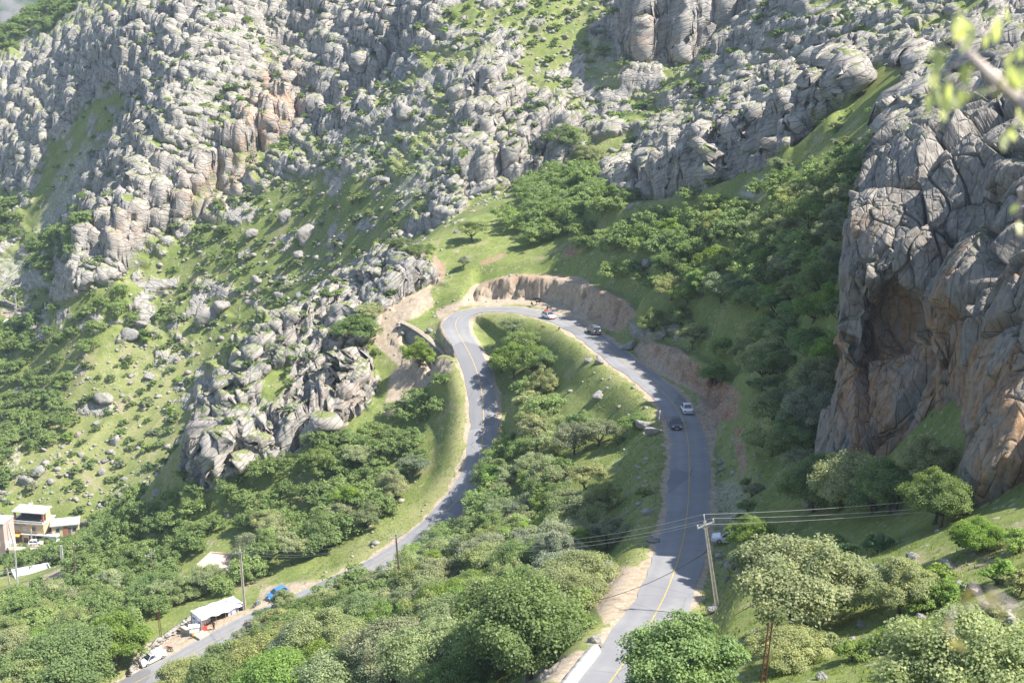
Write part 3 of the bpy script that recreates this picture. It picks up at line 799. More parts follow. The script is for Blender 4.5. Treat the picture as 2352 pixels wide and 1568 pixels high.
def mat_cliff():
    m, nt, b = new_mat('cliff limestone', 0.9, 0.15); t = NT(nt)
    co = t.coord(); cov = t.sep(t.attr('cover'))
    n1 = t.noise(co, .8, 7, .68); n2 = t.noise(t.map(co, (1, 1, .16)), .9, 5, .6); n3 = t.noise(co, .12, 4, .6)
    c = t.ramp(n1, [(.25, (.165, .146, .125)), (.5, (.27, .243, .21)), (.8, (.39, .355, .31))])
    c = t.mix(t.ramp(n3, [(.4, 0), (.62, .6)]), c, (.34, .305, .262))
    br = t.math('MULTIPLY', cov[0], t.ramp(n2, [(.34, .15), (.6, 1)]))
    c = t.mix(br, c, t.ramp(n1, [(.25, (.22, .125, .065)), (.5, (.38, .225, .12)), (.8, (.50, .34, .21))]))
    st = t.ramp(t.noise(t.map(co, (1, 1, .10)), 1.5, 4, .6), [(.52, 0), (.66, .75)])
    c = t.mix(t.math('MULTIPLY', st, t.ramp(n3, [(.35, .3), (.65, 1)])), c, (.085, .085, .09))
    fl = t.ramp(t.noise(t.map(co, (2.2, 2.2, .12)), 1.6, 3, .5), [(.45, 0), (.7, .5)])
    c = t.mix(t.math('MULTIPLY', fl, cov[1]), c, (.50, .48, .45))
    nz = t.n('ShaderNodeSeparateXYZ'); t.put(nz.inputs[0], t.n('ShaderNodeNewGeometry').outputs['True Normal'])
    flat = t.ramp(t.math('ADD', nz.outputs[2], t.math('MULTIPLY', t.math('SUBTRACT', n1, .5), .7)), [(.78, 0), (.92, .9)])
    c = t.mix(t.math('MULTIPLY', flat, t.ramp(n3, [(.42, 0), (.6, 1)])), c, (.10, .14, .035))
    nt.links.new(c, b.inputs['Base Color'])
    hb = t.math('ADD', t.noise(t.map(co, (1, 1, .6)), 1.6, 8, .7), t.math('MULTIPLY', t.vor(t.map(co, (1, 1, .5)), 1.1, 'F1'), .5))
    nt.links.new(t.bump(t.math('ADD', hb, t.math('MULTIPLY', t.ramp(t.vor(t.map(co, (1, 1, .35)), .7, 'DISTANCE_TO_EDGE'), [(0, 0), (.07, 1)]), .5)), .9, .45), b.inputs['Normal'])
    return m
M_CLIFF = mat_cliff()
tag(link('cliff', cl_me, None, [M_CLIFF]), kind='structure')
# ------------------------------------------------------------------ labels: kind, look, then its place told from a landmark one can find
ORD = ['nearest'] + [w + ' nearest' for w in 'second third fourth fifth sixth seventh eighth ninth tenth eleventh twelfth thirteenth fourteenth fifteenth sixteenth seventeenth eighteenth nineteenth twentieth'.split()]
def label_all(items):
    """items: [object, look, zone phrase, landmark phrase, landmark xyz, category, group]"""
    by = {}
    for it in items: by.setdefault((it[1], it[2], it[3]), []).append(it)
    for (lookw, zone, lm), its in by.items():
        its.sort(key=lambda it: (Vector(it[0].location[:2]) - Vector(it[4][:2])).length)
        for k, it in enumerate(its):
            if len(its) == 1: lab = f'{lookw} {zone}, near {lm}'
            elif k < len(ORD): lab = f'{lookw} {zone}, {ORD[k]} {lm}'
            else: lab = f'{lookw} {zone}, far from {lm}'
            tag(it[0], lab, it[5], it[6])

# ------------------------------------------------------------------ rocks
def rock_mesh(seed, sub=3, flat=0.7, planes=16):
    rg = np.random.default_rng(seed)
    bm = bmesh.new(); bmesh.ops.create_icosphere(bm, subdivisions=sub, radius=1)
    V = np.array([v.co[:] for v in bm.verts]); F = np.array([[v.index for v in f.verts] for f in bm.faces]); bm.free()
    n = rg.normal(size=(planes, 3)); n /= np.linalg.norm(n, axis=1, keepdims=True)
    h = rg.uniform(.62, 1.0, planes)
    dots = V @ n.T
    r = np.min(np.where(dots > .05, h / np.maximum(dots, .05), 9), axis=1); r = np.minimum(r, 1.25)
    W = V * r[:, None] * np.array([1.25, 1.0, flat])
    W = W * (1 + 0.05 * fbm(W * 2.5 + seed, 3, seed)[:, None])
    return mesh_np('boulder', W, F, False)
def mat_boulder():
    m, nt, b = new_mat('boulder limestone', 0.92, 0.12); t = NT(nt)
    co = t.coord(); oi = t.n('ShaderNodeObjectInfo')
    n1 = t.noise(co, 2.6, 6, .68)
    c = t.ramp(n1, [(.28, (.15, .145, .135)), (.5, (.265, .252, .232)), (.78, (.37, .35, .315))])
    c = t.mix(1.0, c, oi.outputs['Color'], 'MULTIPLY')
    c = t.mix(t.ramp(t.noise(co, 5, 4, .7), [(.58, 0), (.72, .5)]), c, (.12, .12, .115))
    nt.links.new(c, b.inputs['Base Color'])
    nt.links.new(t.bump(t.math('ADD', n1, t.vor(co, 2.5)), .7, .25), b.inputs['Normal'])
    return m
M_BOULD = mat_boulder()
M_STONE = plain('loose limestone', (.30, .278, .245), .92, .1, 0, .3, .7)
ROCKS = [rock_mesh(900 + i, 3, (.75, .6, .85, 1.15, .7, .5)[i]) for i in range(6)]
for me in ROCKS: me.materials.append(M_BOULD)

def ground_z(x, y):
    return drop_z(x, y)

boulder_items = []
def zone_of_rock(px, py, y):
    if y > 395:
        if px < 700: return ('on the far slope behind the spur', 'the water tank', at(360, 665, 500))
        if px < 1400: return ('on the far slope above the saddle', 'the saddle oak', at(1085, 545, 352))
        return ('on the far slope under the crags', 'the rock rib', at(1500, 400, 340))
    if px < 1010 and py < 1120: return ('on the rocky spur', 'the stone wall', at(985, 790, 312))
    if px < 1060: return ('beside the lower road', 'the tent', atz(490, 1430, -110))
    if py < 700 and px < 1350: return ('on the saddle above the bend', 'the hairpin', atz(1050, 730, -76))
    if px < 1600: return ('on the grass between the roads', 'the dark sedan', atz(1562, 970, -71))
    if px < 1900 and py < 1000: return ('on the slope above the road', 'the off-roader', atz(1352, 768, -72))
    return ('on the grassy bank below the cliff', 'the parked car', atz(1666, 1240, -62))

def boulder(px, py, wpx, var=None, label=None, col=(1, 1, 1), sink=.25, tall=1.0, at_xy=None):
    if at_xy is None:
        P, ok = hit([px], [py]);
        if not ok[0]: return None
        x, y = P[0, :2]
    else: x, y = at_xy
    z = ground_z(x, y)
    d = math.sqrt(x * x + y * y + (z - CAMZ) ** 2)
    s = wpx * d / FPX / 2.3
    o = bpy.data.objects.new('boulder', ROCKS[var if var is not None else random.randrange(6)])
    COL.objects.link(o)
    o.location = (x, y, z + s * (.45 - sink) * tall)
    o.scale = (s, s * random.uniform(.85, 1.15), s * tall)
    o.rotation_euler = (random.uniform(-.35, .35), random.uniform(-.35, .35), random.uniform(0, 6.28))
    o.color = (*col, 1)
    if label: tag(o, label, 'boulder', None)
    else:
        zn, lm, lp = zone_of_rock(px, py, y)
        big = 'large' if wpx > 24 else 'mid-sized' if wpx > 15 else 'small'
        tone = 'pale' if col[0] > 1.1 else 'dark grey' if col[0] < .85 else 'tawny' if col[0] > col[2] * 1.15 else 'grey'
        boulder_items.append([o, f'{big} {tone} boulder', zn, lm, lp, 'boulder', 'boulders ' + zn])
    return o
for q in [(1396,1308,56,0,'big pale wedge-shaped boulder on the verge inside the upper road bend'), (1372,1327,20,1,'small rock at the foot of the big pale verge boulder'),
          (705,562,50,3,'tall pale boulder standing alone on the far slope behind the spur'), (690,600,34,1,None), (242,935,44,2,'lone pale angular boulder on the open grass of the far slope'),
          (1440,800,46,5,'long flat pale rock ledge beside the upper road near the off-roader'), (1460,765,34,4,None), (1490,752,28,1,None), (1350,832,24,5,'tawny flat rock beside the chevron sign'), (1376,832,26,4,'pale rock behind the chevron sign on the verge'),
          (1376,908,40,1,'slanting long rock on the grass slope between the roads'), (1500,1245,30,5,'flat pale rock on the grass verge of the upper road'), (1685,1305,46,4,'fluted grey boulder below the parked white car'), (1705,1312,30,2,None), (1672,1330,18,3,None),
          (1368,1475,34,3,'upright brown rock on the verge above the concrete kerb'), (1385,1482,22,1,None), (1640,1400,34,2,'dark boulder at the foot of the upper road pole'), (1480,985,50,5,'layered grey rock ledge jutting from the bank under the shrub'), (1500,1000,44,5,None),
          (2095,1290,36,4,'grey boulder on the sunlit grass before the cliff foot'), (2180,1305,44,0,'broad grey boulder on the sunlit grass before the cliff foot'), (2205,1345,40,2,'cream boulder beside the gravel heap on the grass'), (2240,1350,44,4,None), (1955,1475,26,3,'small white boulder among the bushes on the grassy bank'), (2015,1475,22,0,None), (1980,1435,30,1,None),
          (1890,1560,30,5,'white flat stone on the mown-looking grass at the slope foot'), (2115,1420,28,2,None), (930,275,52,3,'tall pale rock stack on the far grassy slope'), (885,420,30,2,None), (580,550,36,0,None), (480,735,64,0,'large split boulder on the far slope below the water tank'), (505,722,50,2,None), (300,770,40,4,'grey boulder pair on the far slope above the orchard wood'), (325,750,36,1,None),
          (655,500,36,3,None), (1490,610,34,2,'pale boulder among the trees above the road cutting'), (1860,1170,44,1,None), (1800,1240,28,4,None), (640,700,30,0,None), (420,1040,26,3,None), (60,1110,34,2,None), (90,1085,34,0,None), (195,1205,20,3,'upright pale block beside the low village house'), (235,1090,22,3,None)]:
    boulder(q[0], q[1], q[2], q[3], q[4], col=(1.1, 1.08, 1.05) if q[2] > 40 else (1, 1, 1))
# more boulders strewn where the slopes are stony
n_b = 0
cand = RNG.uniform([-260, 95], [240, 560], (9000, 2))
ch = base_h(cand[:, 0], cand[:, 1]); cpx, cpy = project(np.stack([cand[:, 0], cand[:, 1], ch], 1))
BOULDP = raster(0, [(.5, [(-100,700),(300,600),(640,350),(900,420),(1010,480),(700,690),(430,900),(420,1150),(-100,1180)]), (.4, [(700,60),(1300,20),(1400,300),(1250,440),(1000,480),(760,380)]),
    (.30, [(1420,720),(1560,740),(1640,840),(1560,830),(1430,780)]), (.8, [(640,470),(980,490),(760,680),(620,700)]), (.25, [(1330,850),(1510,960),(1520,1250),(1420,1280),(1440,1050)]), (.25, [(1680,1160),(1900,1240),(1840,1300),(1660,1330)]), (.25, [(2000,1290),(2352,1260),(2352,1400),(2050,1400)]),
    (.35, [(1400,250),(1700,150),(1800,80),(1990,100),(1700,200)]), (.15,[(1030,480),(1250,520),(1250,620),(1040,620)]), (.25, [(880,720),(1040,860),(960,900),(850,830)])], 4)
den = look(BOULDP, cpx, cpy)
_, okv = 0, 0
hp, hok = hit(cpx[:3000], cpy[:3000])
for i in range(3000):
    if n_b >= 205: break
    if RNG.random() > den[i] or not (-10 < cpx[i] < 2360 and -5 < cpy[i] < 1575) or not hok[i]: continue
    if np.hypot(*(hp[i, :2] - cand[i])) > 6 or road_near(cand[i, :1], cand[i, 1:])[0][0] < 6: continue
    d = math.hypot(*cand[i]); size = RNG.uniform(.9, 1.5) * (1 + 2.2 * RNG.random() ** 5)
    if d > 380: size *= 1.5
    c = random.choice([(1, 1, 1), (1.15, 1.13, 1.08), (.8, .8, .82), (1.02, .93, .82)])
    boulder(cpx[i], cpy[i], size * FPX / d, None, None, c, sink=.3, tall=random.uniform(.7, 1.2), at_xy=cand[i]); n_b += 1

# loose stones: too many to count
def scatter_mesh(name, base_list, X, Y, Zs, S, yaw, mat, tilt=.4, kind='stuff'):
    Vs = []; Fs = []; off = 0
    for i in range(len(X)):
        bv, bf = base_list[i % len(base_list)]
        c, s = math.cos(yaw[i]), math.sin(yaw[i]); R = np.array([[c, -s, 0], [s, c, 0], [0, 0, 1]])
        Vs.append(bv @ R.T * S[i] + np.array([X[i], Y[i], Zs[i]])); Fs.append(bf + off); off += len(bv)
    me = mesh_np(name, np.vstack(Vs), np.vstack(Fs), False)
    return tag(link(name, me, None, [mat]), kind=kind)
def small_rock(seed):
    me = rock_mesh(seed, 1, .6, 9); V = np.empty(len(me.vertices) * 3, np.float32); me.vertices.foreach_get('co', V); F = np.empty(len(me.polygons) * 3, np.int32); me.polygons.foreach_get('vertices', F)
    bpy.data.meshes.remove(me); return V.reshape(-1, 3).astype(float), F.reshape(-1, 3)
SMALL = [small_rock(40 + i) for i in range(8)]
def drop_many(X, Y):
    a = np.degrees(np.arctan2(X, Y)); r = np.hypot(X, Y)
    i = np.clip(np.searchsorted(az, a) - 1, 0, NA - 2); j = np.clip(np.searchsorted(rr, r) - 1, 0, NR - 2)
    fa = (a - az[i]) / (az[i + 1] - az[i]); fr = (r - rr[j]) / (rr[j + 1] - rr[j]); q = Pd.reshape(NR, NA, 3)[:, :, 2]
    return (q[j, i] * (1 - fa) + q[j, i + 1] * fa) * (1 - fr) + (q[j + 1, i] * (1 - fa) + q[j + 1, i + 1] * fa) * fr
STONEP = raster(.05, [(.55, [(-100,700),(300,600),(640,350),(900,420),(1010,480),(700,690),(430,900),(420,1150),(-100,1180)]), (.95, [(640,60),(1380,0),(1420,300),(1250,440),(1000,480),(600,480)]), (.6, [(1400,150),(1990,80),(1700,230),(1400,350)]), (.9, [(640,470),(980,490),(760,680),(620,700)]),
    (.5, [(1330,800),(1520,900),(1530,1250),(1420,1300),(1440,1050)]), (.6, [(1630,940),(1720,960),(1800,1200),(1640,1300)]), (.5, [(880,680),(1060,700),(1050,900),(980,1100),(900,1230),(700,1340),(900,1100),(960,900),(850,830)]), (.5, [(2000,1290),(2400,1260),(2400,1500),(2050,1400)]), (.8, [(1330,720),(1440,700),(1560,830),(1600,900),(1500,860),(1380,780)]),
    (1, [(300,1568),(340,1490),(440,1440),(520,1400),(560,1430),(430,1500)]), (.9, [(1180,1568),(1330,1490),(1370,1500),(1300,1568)]), (.6, [(1020,640),(1400,640),(1400,700),(1010,710)])], 3)
sc_ = np.concatenate([RNG.uniform([-270, 95], [260, 400], (26000, 2)), RNG.uniform([-260, 390], [260, 570], (26000, 2))])
sh_ = base_h(sc_[:, 0], sc_[:, 1]); spx, spy = project(np.stack([sc_[:, 0], sc_[:, 1], sh_], 1))
clump = 0.5 + 0.9 * fbm(np.stack([sc_[:, 0], sc_[:, 1], sh_], 1) / 9.0, 3, 700)
keep = (RNG.random(len(sc_)) < look(STONEP, spx, spy) * np.clip(clump * 1.6, 0.15, 1.2)) & (spx > -150) & (spx < 2500) & (spy < 1650) & (road_near(sc_[:, 0], sc_[:, 1])[0] > 3.6)
sx, sy = sc_[keep].T
ssz = RNG.uniform(.12, .36, len(sx)) * (1 + 1.6 * RNG.random(len(sx)) ** 5) * np.where(sy > 390, 1.7, 1.0)
scatter_mesh('loose_stones', SMALL, sx, sy, drop_many(sx, sy) + ssz * .15, ssz, RNG.uniform(0, 6.28, len(sx)), M_STONE)
# ------------------------------------------------------------------ trees and shrubs
def mat_leaf(name, trans=.45):
    m, nt, b = new_mat(name, 0.55, 0.25); t = NT(nt)
    oi = t.n('ShaderNodeObjectInfo'); co = t.coord()
    v = t.attr('leaf', 'Fac')
    c = t.mix(1.0, oi.outputs['Color'], t.ramp(v, [(0, (.62, .66, .6)), (.5, (1, 1, 1)), (1, (1.5, 1.38, 1.3))]), 'MULTIPLY')
    nt.links.new(c, b.inputs['Base Color'])
    tr = t.n('ShaderNodeBsdfTranslucent'); t.put(tr.inputs[0], t.mix(1.0, c, (1.15, 1.25, .6), 'MULTIPLY'))
    mx = t.n('ShaderNodeMixShader'); mx.inputs[0].default_value = trans
    nt.links.new(b.outputs[0], mx.inputs[1]); nt.links.new(tr.outputs[0], mx.inputs[2])
    nt.links.new(mx.outputs[0], nt.nodes['Material Output'].inputs[0])
    return m
M_LEAF = mat_leaf('oak leaves')
M_BARK = plain('oak bark', (.115, .092, .072), .95, .1, 0, .35, 4)
TONES = {'pale green': (.335, .375, .185), 'bright green': (.245, .345, .085), 'mid green': (.225, .30, .115), 'grey-green': (.285, .325, .205), 'deep green': (.125, .20, .075)}

def tube_np(pts, rads, n=6):
    pts = np.asarray(pts, float); V = []; F = []
    for i, p in enumerate(pts):
        d = pts[min(i + 1, len(pts) - 1)] - pts[max(i - 1, 0)]; d = d / (np.linalg.norm(d) + 1e-9)
        u = np.cross(d, [0.31, 0.95, 0.1]); u /= np.linalg.norm(u); v = np.cross(d, u)
        for k in range(n):
            a = 2 * math.pi * k / n; V.append(p + (u * math.cos(a) + v * math.sin(a)) * rads[i])
    for i in range(len(pts) - 1):
        for k in range(n):
            a, b = i * n + k, i * n + (k + 1) % n; F.append((a, b, b + n, a + n))
    return np.array(V), np.array(F)
def merge(parts):
    V = []; F = []; o = 0
    for v, f in parts: V.append(v); F.append(f + o); o += len(v)
    return np.vstack(V), np.vstack(F)

def leaf_quads(P, Nrm, size, rg):
    """one bent-free leaf spray (a quad) at each point, facing roughly along Nrm"""
    n = len(P)
    a = rg.normal(size=(n, 3)); u = np.cross(Nrm, a); u /= np.linalg.norm(u, axis=1, keepdims=True) + 1e-9; v = np.cross(Nrm, u)
    s = size * rg.uniform(.6, 1.35, n)[:, None]; u = u * s * .5; v = v * s * rg.uniform(.32, .55, n)[:, None]
    Q = np.stack([P - u, P - v * 1.0 + u * .15, P + u, P + v * 1.0 + u * .15], 1).reshape(-1, 3)
    return Q, np.arange(n * 4).reshape(n, 4)

def make_oak(seed, R=3.5, H=4.3, base=1.5, lobes=6, clumps=60, leaves=90, leaf=.27, multi=False, open_=0.0):
    rg = np.random.default_rng(seed)
    # limbs reach to the middle of each lobe of the crown
    L = []
    for i in range(lobes):
        a = 2.4 * i + rg.uniform(-.5, .5); rr_ = R * (.25 + .45 * math.sqrt((i + .5) / lobes)) * (0 if i == 0 else 1) * rg.uniform(.8, 1.15)
        L.append(np.array([math.cos(a) * rr_, math.sin(a) * rr_, base + H * (.62 - .42 * (rr_ / R) ** 1.2) * rg.uniform(.75, 1.1)]))
    parts = []
    stems = [(0, 0)] if not multi else [(-.25, 0), (.3, .15)]
    for k, (sx_, sy_) in enumerate(stems):
        fork = np.array([sx_ * 2 + rg.normal() * .15, sy_ * 2 + rg.normal() * .15, base * 1.0])
        parts.append(tube_np([(sx_, sy_, -.8), (sx_ * 1.2, sy_ * 1.2, .1), (fork + np.array([sx_, sy_, .3])) * .55, fork], [.27, .22, .18, .15], 7))
        for i, c in enumerate(L):
            if i % len(stems) != k: continue
            mid = (fork + c) * .5 + np.array([rg.normal() * .2, rg.normal() * .2, -.15])
            parts.append(tube_np([fork, mid, c], [.11, .075, .03], 5))
            for j in range(3):
                e = c + rg.normal(size=3) * R * .28; parts.append(tube_np([mid * .4 + c * .6, (c + e) / 2, e], [.04, .025, .012], 4))
    tv, tf = merge(parts)
    P = []; N = []; tone = []
    per = rg.integers(0, lobes, clumps)
    for q in range(clumps):
        c = L[per[q]]; lr = R * rg.uniform(.36, .56)
        d = rg.normal(size=3); d[2] = abs(d[2]) * 1.1 - .55; d /= np.linalg.norm(d)
        cc = c + d * lr * np.array([1, 1, .95]) * rg.uniform(.7, 1.0)
        cr = R * rg.uniform(.15, .26)
        n = int(leaves * rg.uniform(.6, 1.3) * (1 - open_ * rg.random()))
        dd = rg.normal(size=(n, 3)); dd /= np.linalg.norm(dd, axis=1, keepdims=True)
        dd[:, 2] = np.where(dd[:, 2] < -.4, -dd[:, 2], dd[:, 2])
        P.append(cc + dd * cr * rg.uniform(.45, 1.05, n)[:, None] * np.array([1.15, 1.15, .8]))
        nn = dd * .5 + d * .3 + np.array([.18, 0, .6]) + rg.normal(size=(n, 3)) * .5
        N.append(nn / np.linalg.norm(nn, axis=1, keepdims=True)); tone.append(np.clip(rg.normal(.5, .16) + rg.normal(0, .2, n), 0, 1))
    P = np.vstack(P); N = np.vstack(N); tone = np.concatenate(tone)
    qv, qf = leaf_quads(P, N, leaf, rg)
    return (tv, tf), (qv, qf, np.repeat(tone, 4))

def oak_meshes(args):
    (tv, tf), (qv, qf, tn) = make_oak(**args)
    a = mesh_np('trunk', tv, tf, True); a.materials.append(M_BARK)
    c = mesh_np('crown', qv, qf, False); c.materials.append(M_LEAF)
    at_ = c.attributes.new('leaf', 'FLOAT', 'POINT'); at_.data.foreach_set('value', tn.astype(np.float32))
    return a, c
NEAR = [oak_meshes(dict(seed=10 + i, R=(3.7, 3.4, 3.9)[i], H=(4.6, 5.0, 4.0)[i], base=1.5, lobes=(10, 9, 11)[i], clumps=170, leaves=270, leaf=.155, multi=i == 0)) for i in range(3)]
MID = [oak_meshes(dict(seed=30 + i, R=rr_, H=hh_, base=bb, lobes=ll, clumps=88, leaves=210, leaf=.18, multi=mm, open_=oo)) for i, (rr_, hh_, bb, ll, mm, oo) in enumerate(
    [(3.4, 4.8, 1.0, 8, False, .2), (3.2, 5.2, 1.2, 7, False, .3), (3.7, 4.5, .9, 10, True, .2), (3.0, 4.4, .8, 7, True, .3), (3.5, 5.0, 1.2, 9, False, .4), (3.3, 4.6, .8, 8, True, .1), (3.8, 4.8, 1.1, 11, False, .3), (2.9, 5.2, 1.4, 6, False, .4)])]
SHRUB = [oak_meshes(dict(seed=60 + i, R=2.1, H=2.0 + .3 * i, base=.35, lobes=4 + i % 3, clumps=30, leaves=26, leaf=.42, multi=True, open_=.2)) for i in range(5)]
BUSH = [oak_meshes(dict(seed=80 + i, R=1.9, H=2.1, base=.2, lobes=5, clumps=70, leaves=70, leaf=.2, multi=True, open_=.3)) for i in range(3)]

def plant(kind, meshes, x, y, s, tone, yaw=None, zs=1.0, sink=0.15, lean=0.0):
    z = float(base_h(np.array([x]), np.array([y]))[0]) if True else 0
    z = max(z, drop_z(x, y) - .4)
    o = bpy.data.objects.new(kind, None); COL.objects.link(o)
    o.location = (x, y, z - sink); o.rotation_euler = (lean, lean * .5, yaw if yaw is not None else random.uniform(0, 6.28)); o.scale = (s, s, s * zs); o.empty_display_size = .5
    parts = ('trunk', 'crown') if kind == 'oak_tree' else ('stem', 'foliage')
    col = TONES[tone]; j = random.uniform(.88, 1.12); col = (col[0] * j * random.uniform(.94, 1.08), col[1] * j, col[2] * j * random.uniform(.85, 1.2), 1)
    for me, nm in zip(meshes, parts):
        c = bpy.data.objects.new(nm, me); COL.objects.link(c); c.parent = o; c.color = col
    return o

tree_items = []
PLACED = []
LM = {
 'bend': ('the hairpin', atz(1050, 730, -76)), 'sedan': ('the dark sedan', atz(1562, 970, -71)), 'tent': ('the tent', atz(490, 1430, -110)), 'suv': ('the off-roader', atz(1352, 768, -72)),
 'parked': ('the parked car', atz(1666, 1240, -62)), 'pickup': ('the pickup', atz(356, 1515, -112.5)), 'pole': ('the tall pole', at(1648, 1395, 131)), 'wall': ('the stone wall', at(985, 790, 312)), 'village': ('the yellow building', at(70, 1235, 447)), 'tank': ('the water tank', at(360, 665, 500)),
}
def zone_of_tree(px, py, y):
    if y > 395: return ('on the far slope', *LM['tank']) if px < 900 and py < 1080 else ('in the valley by the village', *LM['village']) if px < 900 else ('on the far grassy slope', *LM['bend'])
    if px > 1620 and py > 1140: return ('at the cliff foot', *LM['parked']) if py < 1290 else ('on the grassy bank', *LM['pole'])
    d, z, side, k = road_near([0], [0])
    if px > 1130 and py < 720 and px > 1130 + (py - 500) * .0: return ('on the slope above the cutting', *LM['suv']) if px < 1700 else ('in the shade beside the cliff', *LM['sedan'])
    if px > 1660: return ('in the shade beside the cliff', *LM['sedan'])
    if px > 1440 and py < 900: return ('on the slope above the cutting', *LM['suv'])
    return None
def side_zone(x, y, px, py):
    z = zone_of_tree(px, py, y)
    if z: return z
    # which side of the lower road: compare with its x in the picture at that height
    ry = np.array([709, 740, 810, 930, 1080, 1150, 1260, 1355, 1452, 1562]); rx = np.array([1130, 1040, 1078, 1111, 1097, 1052, 930, 740, 540, 350])
    if px < np.interp(py, ry, rx): 
        if py < 700: return ('on the saddle above the bend', *LM['bend'])
        return ('on the rocky spur', *LM['wall']) if py < 930 and px < 900 else ('in the wood below the lower road', *LM['pickup' if px < 560 else 'wall'])
    return ('between the two roads', *LM['bend']) if py < 1050 else ('in the wood under the upper road', *LM['tent'])

def oak(px, py, wpx, tone, label=None, var=None, near=False, zs=1.0, xy=None, sink=.15):
    if xy is None:
        P, ok = hit([px], [py])
        if not ok[0]: return
        x, y = P[0, :2]
    else: x, y = xy
    z = float(base_h(np.array([x]), np.array([y]))[0]); d = math.sqrt(x * x + y * y + (z - CAMZ) ** 2)
    s = wpx * d / FPX / 7.4
    ms = (NEAR if near else MID); ms = ms[var % len(ms) if var is not None else random.randrange(len(ms))]
    o = plant('oak_tree', ms, x, y, s, tone, zs=zs, sink=sink)
    PLACED.append((x, y, s * 3.3))
    if label: tag(o, label, 'tree', 'oaks of the hillside')
    else:
        zn, lm, lp = side_zone(x, y, px, py)
        size = 'small' if s < .8 else 'broad' if s > 1.08 else 'mid-sized'
        tree_items.append([o, f'{size} {tone} oak', zn, lm, lp, 'tree', 'oaks ' + zn])
    return o
for q in [
 (1835,1452,295,'pale green','huge pale oak with forked trunk spreading over the grassy bank',0,True,1.0),
 (1562,1640,285,'mid green','big dense oak hiding the near end of the upper road',1,True,1.0),
 (2255,1650,340,'pale green','big rounded oak at the very foot of the grassy bank',2,True,.95),
 (2065,1412,165,'pale green','single upright oak on the sunlit grass between boulders',1,True,.95),
 (1722,1280,112,'bright green','small oak shading the parked white car',1,True,1.05),
 (1800,1530,150,'pale green','low oak crouching under the huge forked oak',2,True,.8),
 (2245,1275,110,'bright green','leaning little oak against the foot of the cliff buttress',0,True,.95),
 (1215,1560,300,'mid green','largest oak below the upper road, beside the kerb wall',2,True,1.0),
 (1120,1560,190,'mid green',None,1,True,1.0),(1010,1600,230,'pale green',None,0,True,1.0),(640,1655,210,'bright green','broad oak rising beside the white pickup across the lower road',2,True,.95),(440,1602,125,'pale green',None,0,True,1),(520,1592,145,'mid green',None,1,True,1),(610,1572,150,'pale green',None,2,True,1),(690,1545,140,'grey-green',None,1,True,1),(765,1500,130,'pale green',None,0,True,1),(655,1412,88,'pale green','oak hiding most of the blue car beside the lower road',3,False,1.0),(700,1446,105,'mid green',None,0,False,1.05),(640,1474,110,'pale green',None,2,False,1),(588,1492,100,'grey-green',None,5,False,1),(748,1422,95,'pale green',None,1,False,1.05),(800,1395,90,'mid green',None,7,False,1),(610,1440,70,'mid green',None,4,False,.9),(500,1668,190,'mid green',None,1,True,1.0),(800,1630,210,'pale green',None,0,True,.9),(900,1560,190,'grey-green',None,2,True,1),
 (1120,1470,190,'pale green',None,1,True,.95),(740,1520,170,'pale green',None,0,True,.9),(160,1580,200,'mid green',None,2,True,.9),(270,1530,150,'bright green',None,1,True,1),
 (1180,872,105,'bright green','tall dense oak on the inner verge facing the hairpin wall',1,False,1.1),(1225,862,95,'mid green',None,2,False,1.1),(1178,775,66,'grey-green','topmost oak of the strip inside the hairpin',0,False,1.0),(1205,815,85,'mid green',None,6,False,1.0),(1150,850,70,'mid green',None,3,False,1.1),(1252,850,70,'mid green',None,4,False,1.0),
 (962,848,84,'bright green','round bright oak growing against the stone retaining wall',5,False,1.2),
 (1085,557,88,'pale green','flat-topped oak alone on the grass saddle',7,False,.85),(1066,622,38,'grey-green','slim little oak at the edge of the saddle footpath',7,False,1.2),(1010,497,40,'mid green',None,1,False,1),(1050,480,34,'mid green',None,0,False,1),
 (950,603,80,'mid green','dark flat oak crowning the tip of the rocky spur',4,False,.7),(915,596,55,'mid green',None,6,False,.7),(985,590,40,'mid green',None,3,False,.8),
 (820,800,110,'mid green','large oak in the notch of the rocky spur beside the goat path',2,False,.8),(850,740,70,'pale green',None,4,False,.8),
 (1395,1255,105,'grey-green','lone grey-green oak under the upper road verge',4,False,1.0),(1330,1290,95,'bright green',None,1,False,1.2),(1460,985,95,'mid green','dark bushy oak on the grass slope inside the road bend',3,False,.6),
 (1500,768,75,'mid green','twin-stemmed oak on the rocks above the upper road',2,False,1.1),(1640,880,95,'mid green',None,3,False,.8),(1590,800,80,'pale green',None,1,False,1),
 (1700,480,40,'mid green',None,4,False,1),(1920,345,40,'grey-green','one of two thin oaks on the sunny grass strip',7,False,.9),(1940,335,34,'grey-green','thin oak standing behind its twin on the grass strip',1,False,.9),(1790,385,60,'grey-green',None,4,False,.8),(2000,270,30,'mid green',None,4,False,1),
 (1300,350,80,'mid green',None,2,False,1.1),(1350,380,70,'pale green',None,0,False,1.1),
]:
    oak(q[0], q[1], q[2], q[3], q[4], q[5], q[6], q[7])
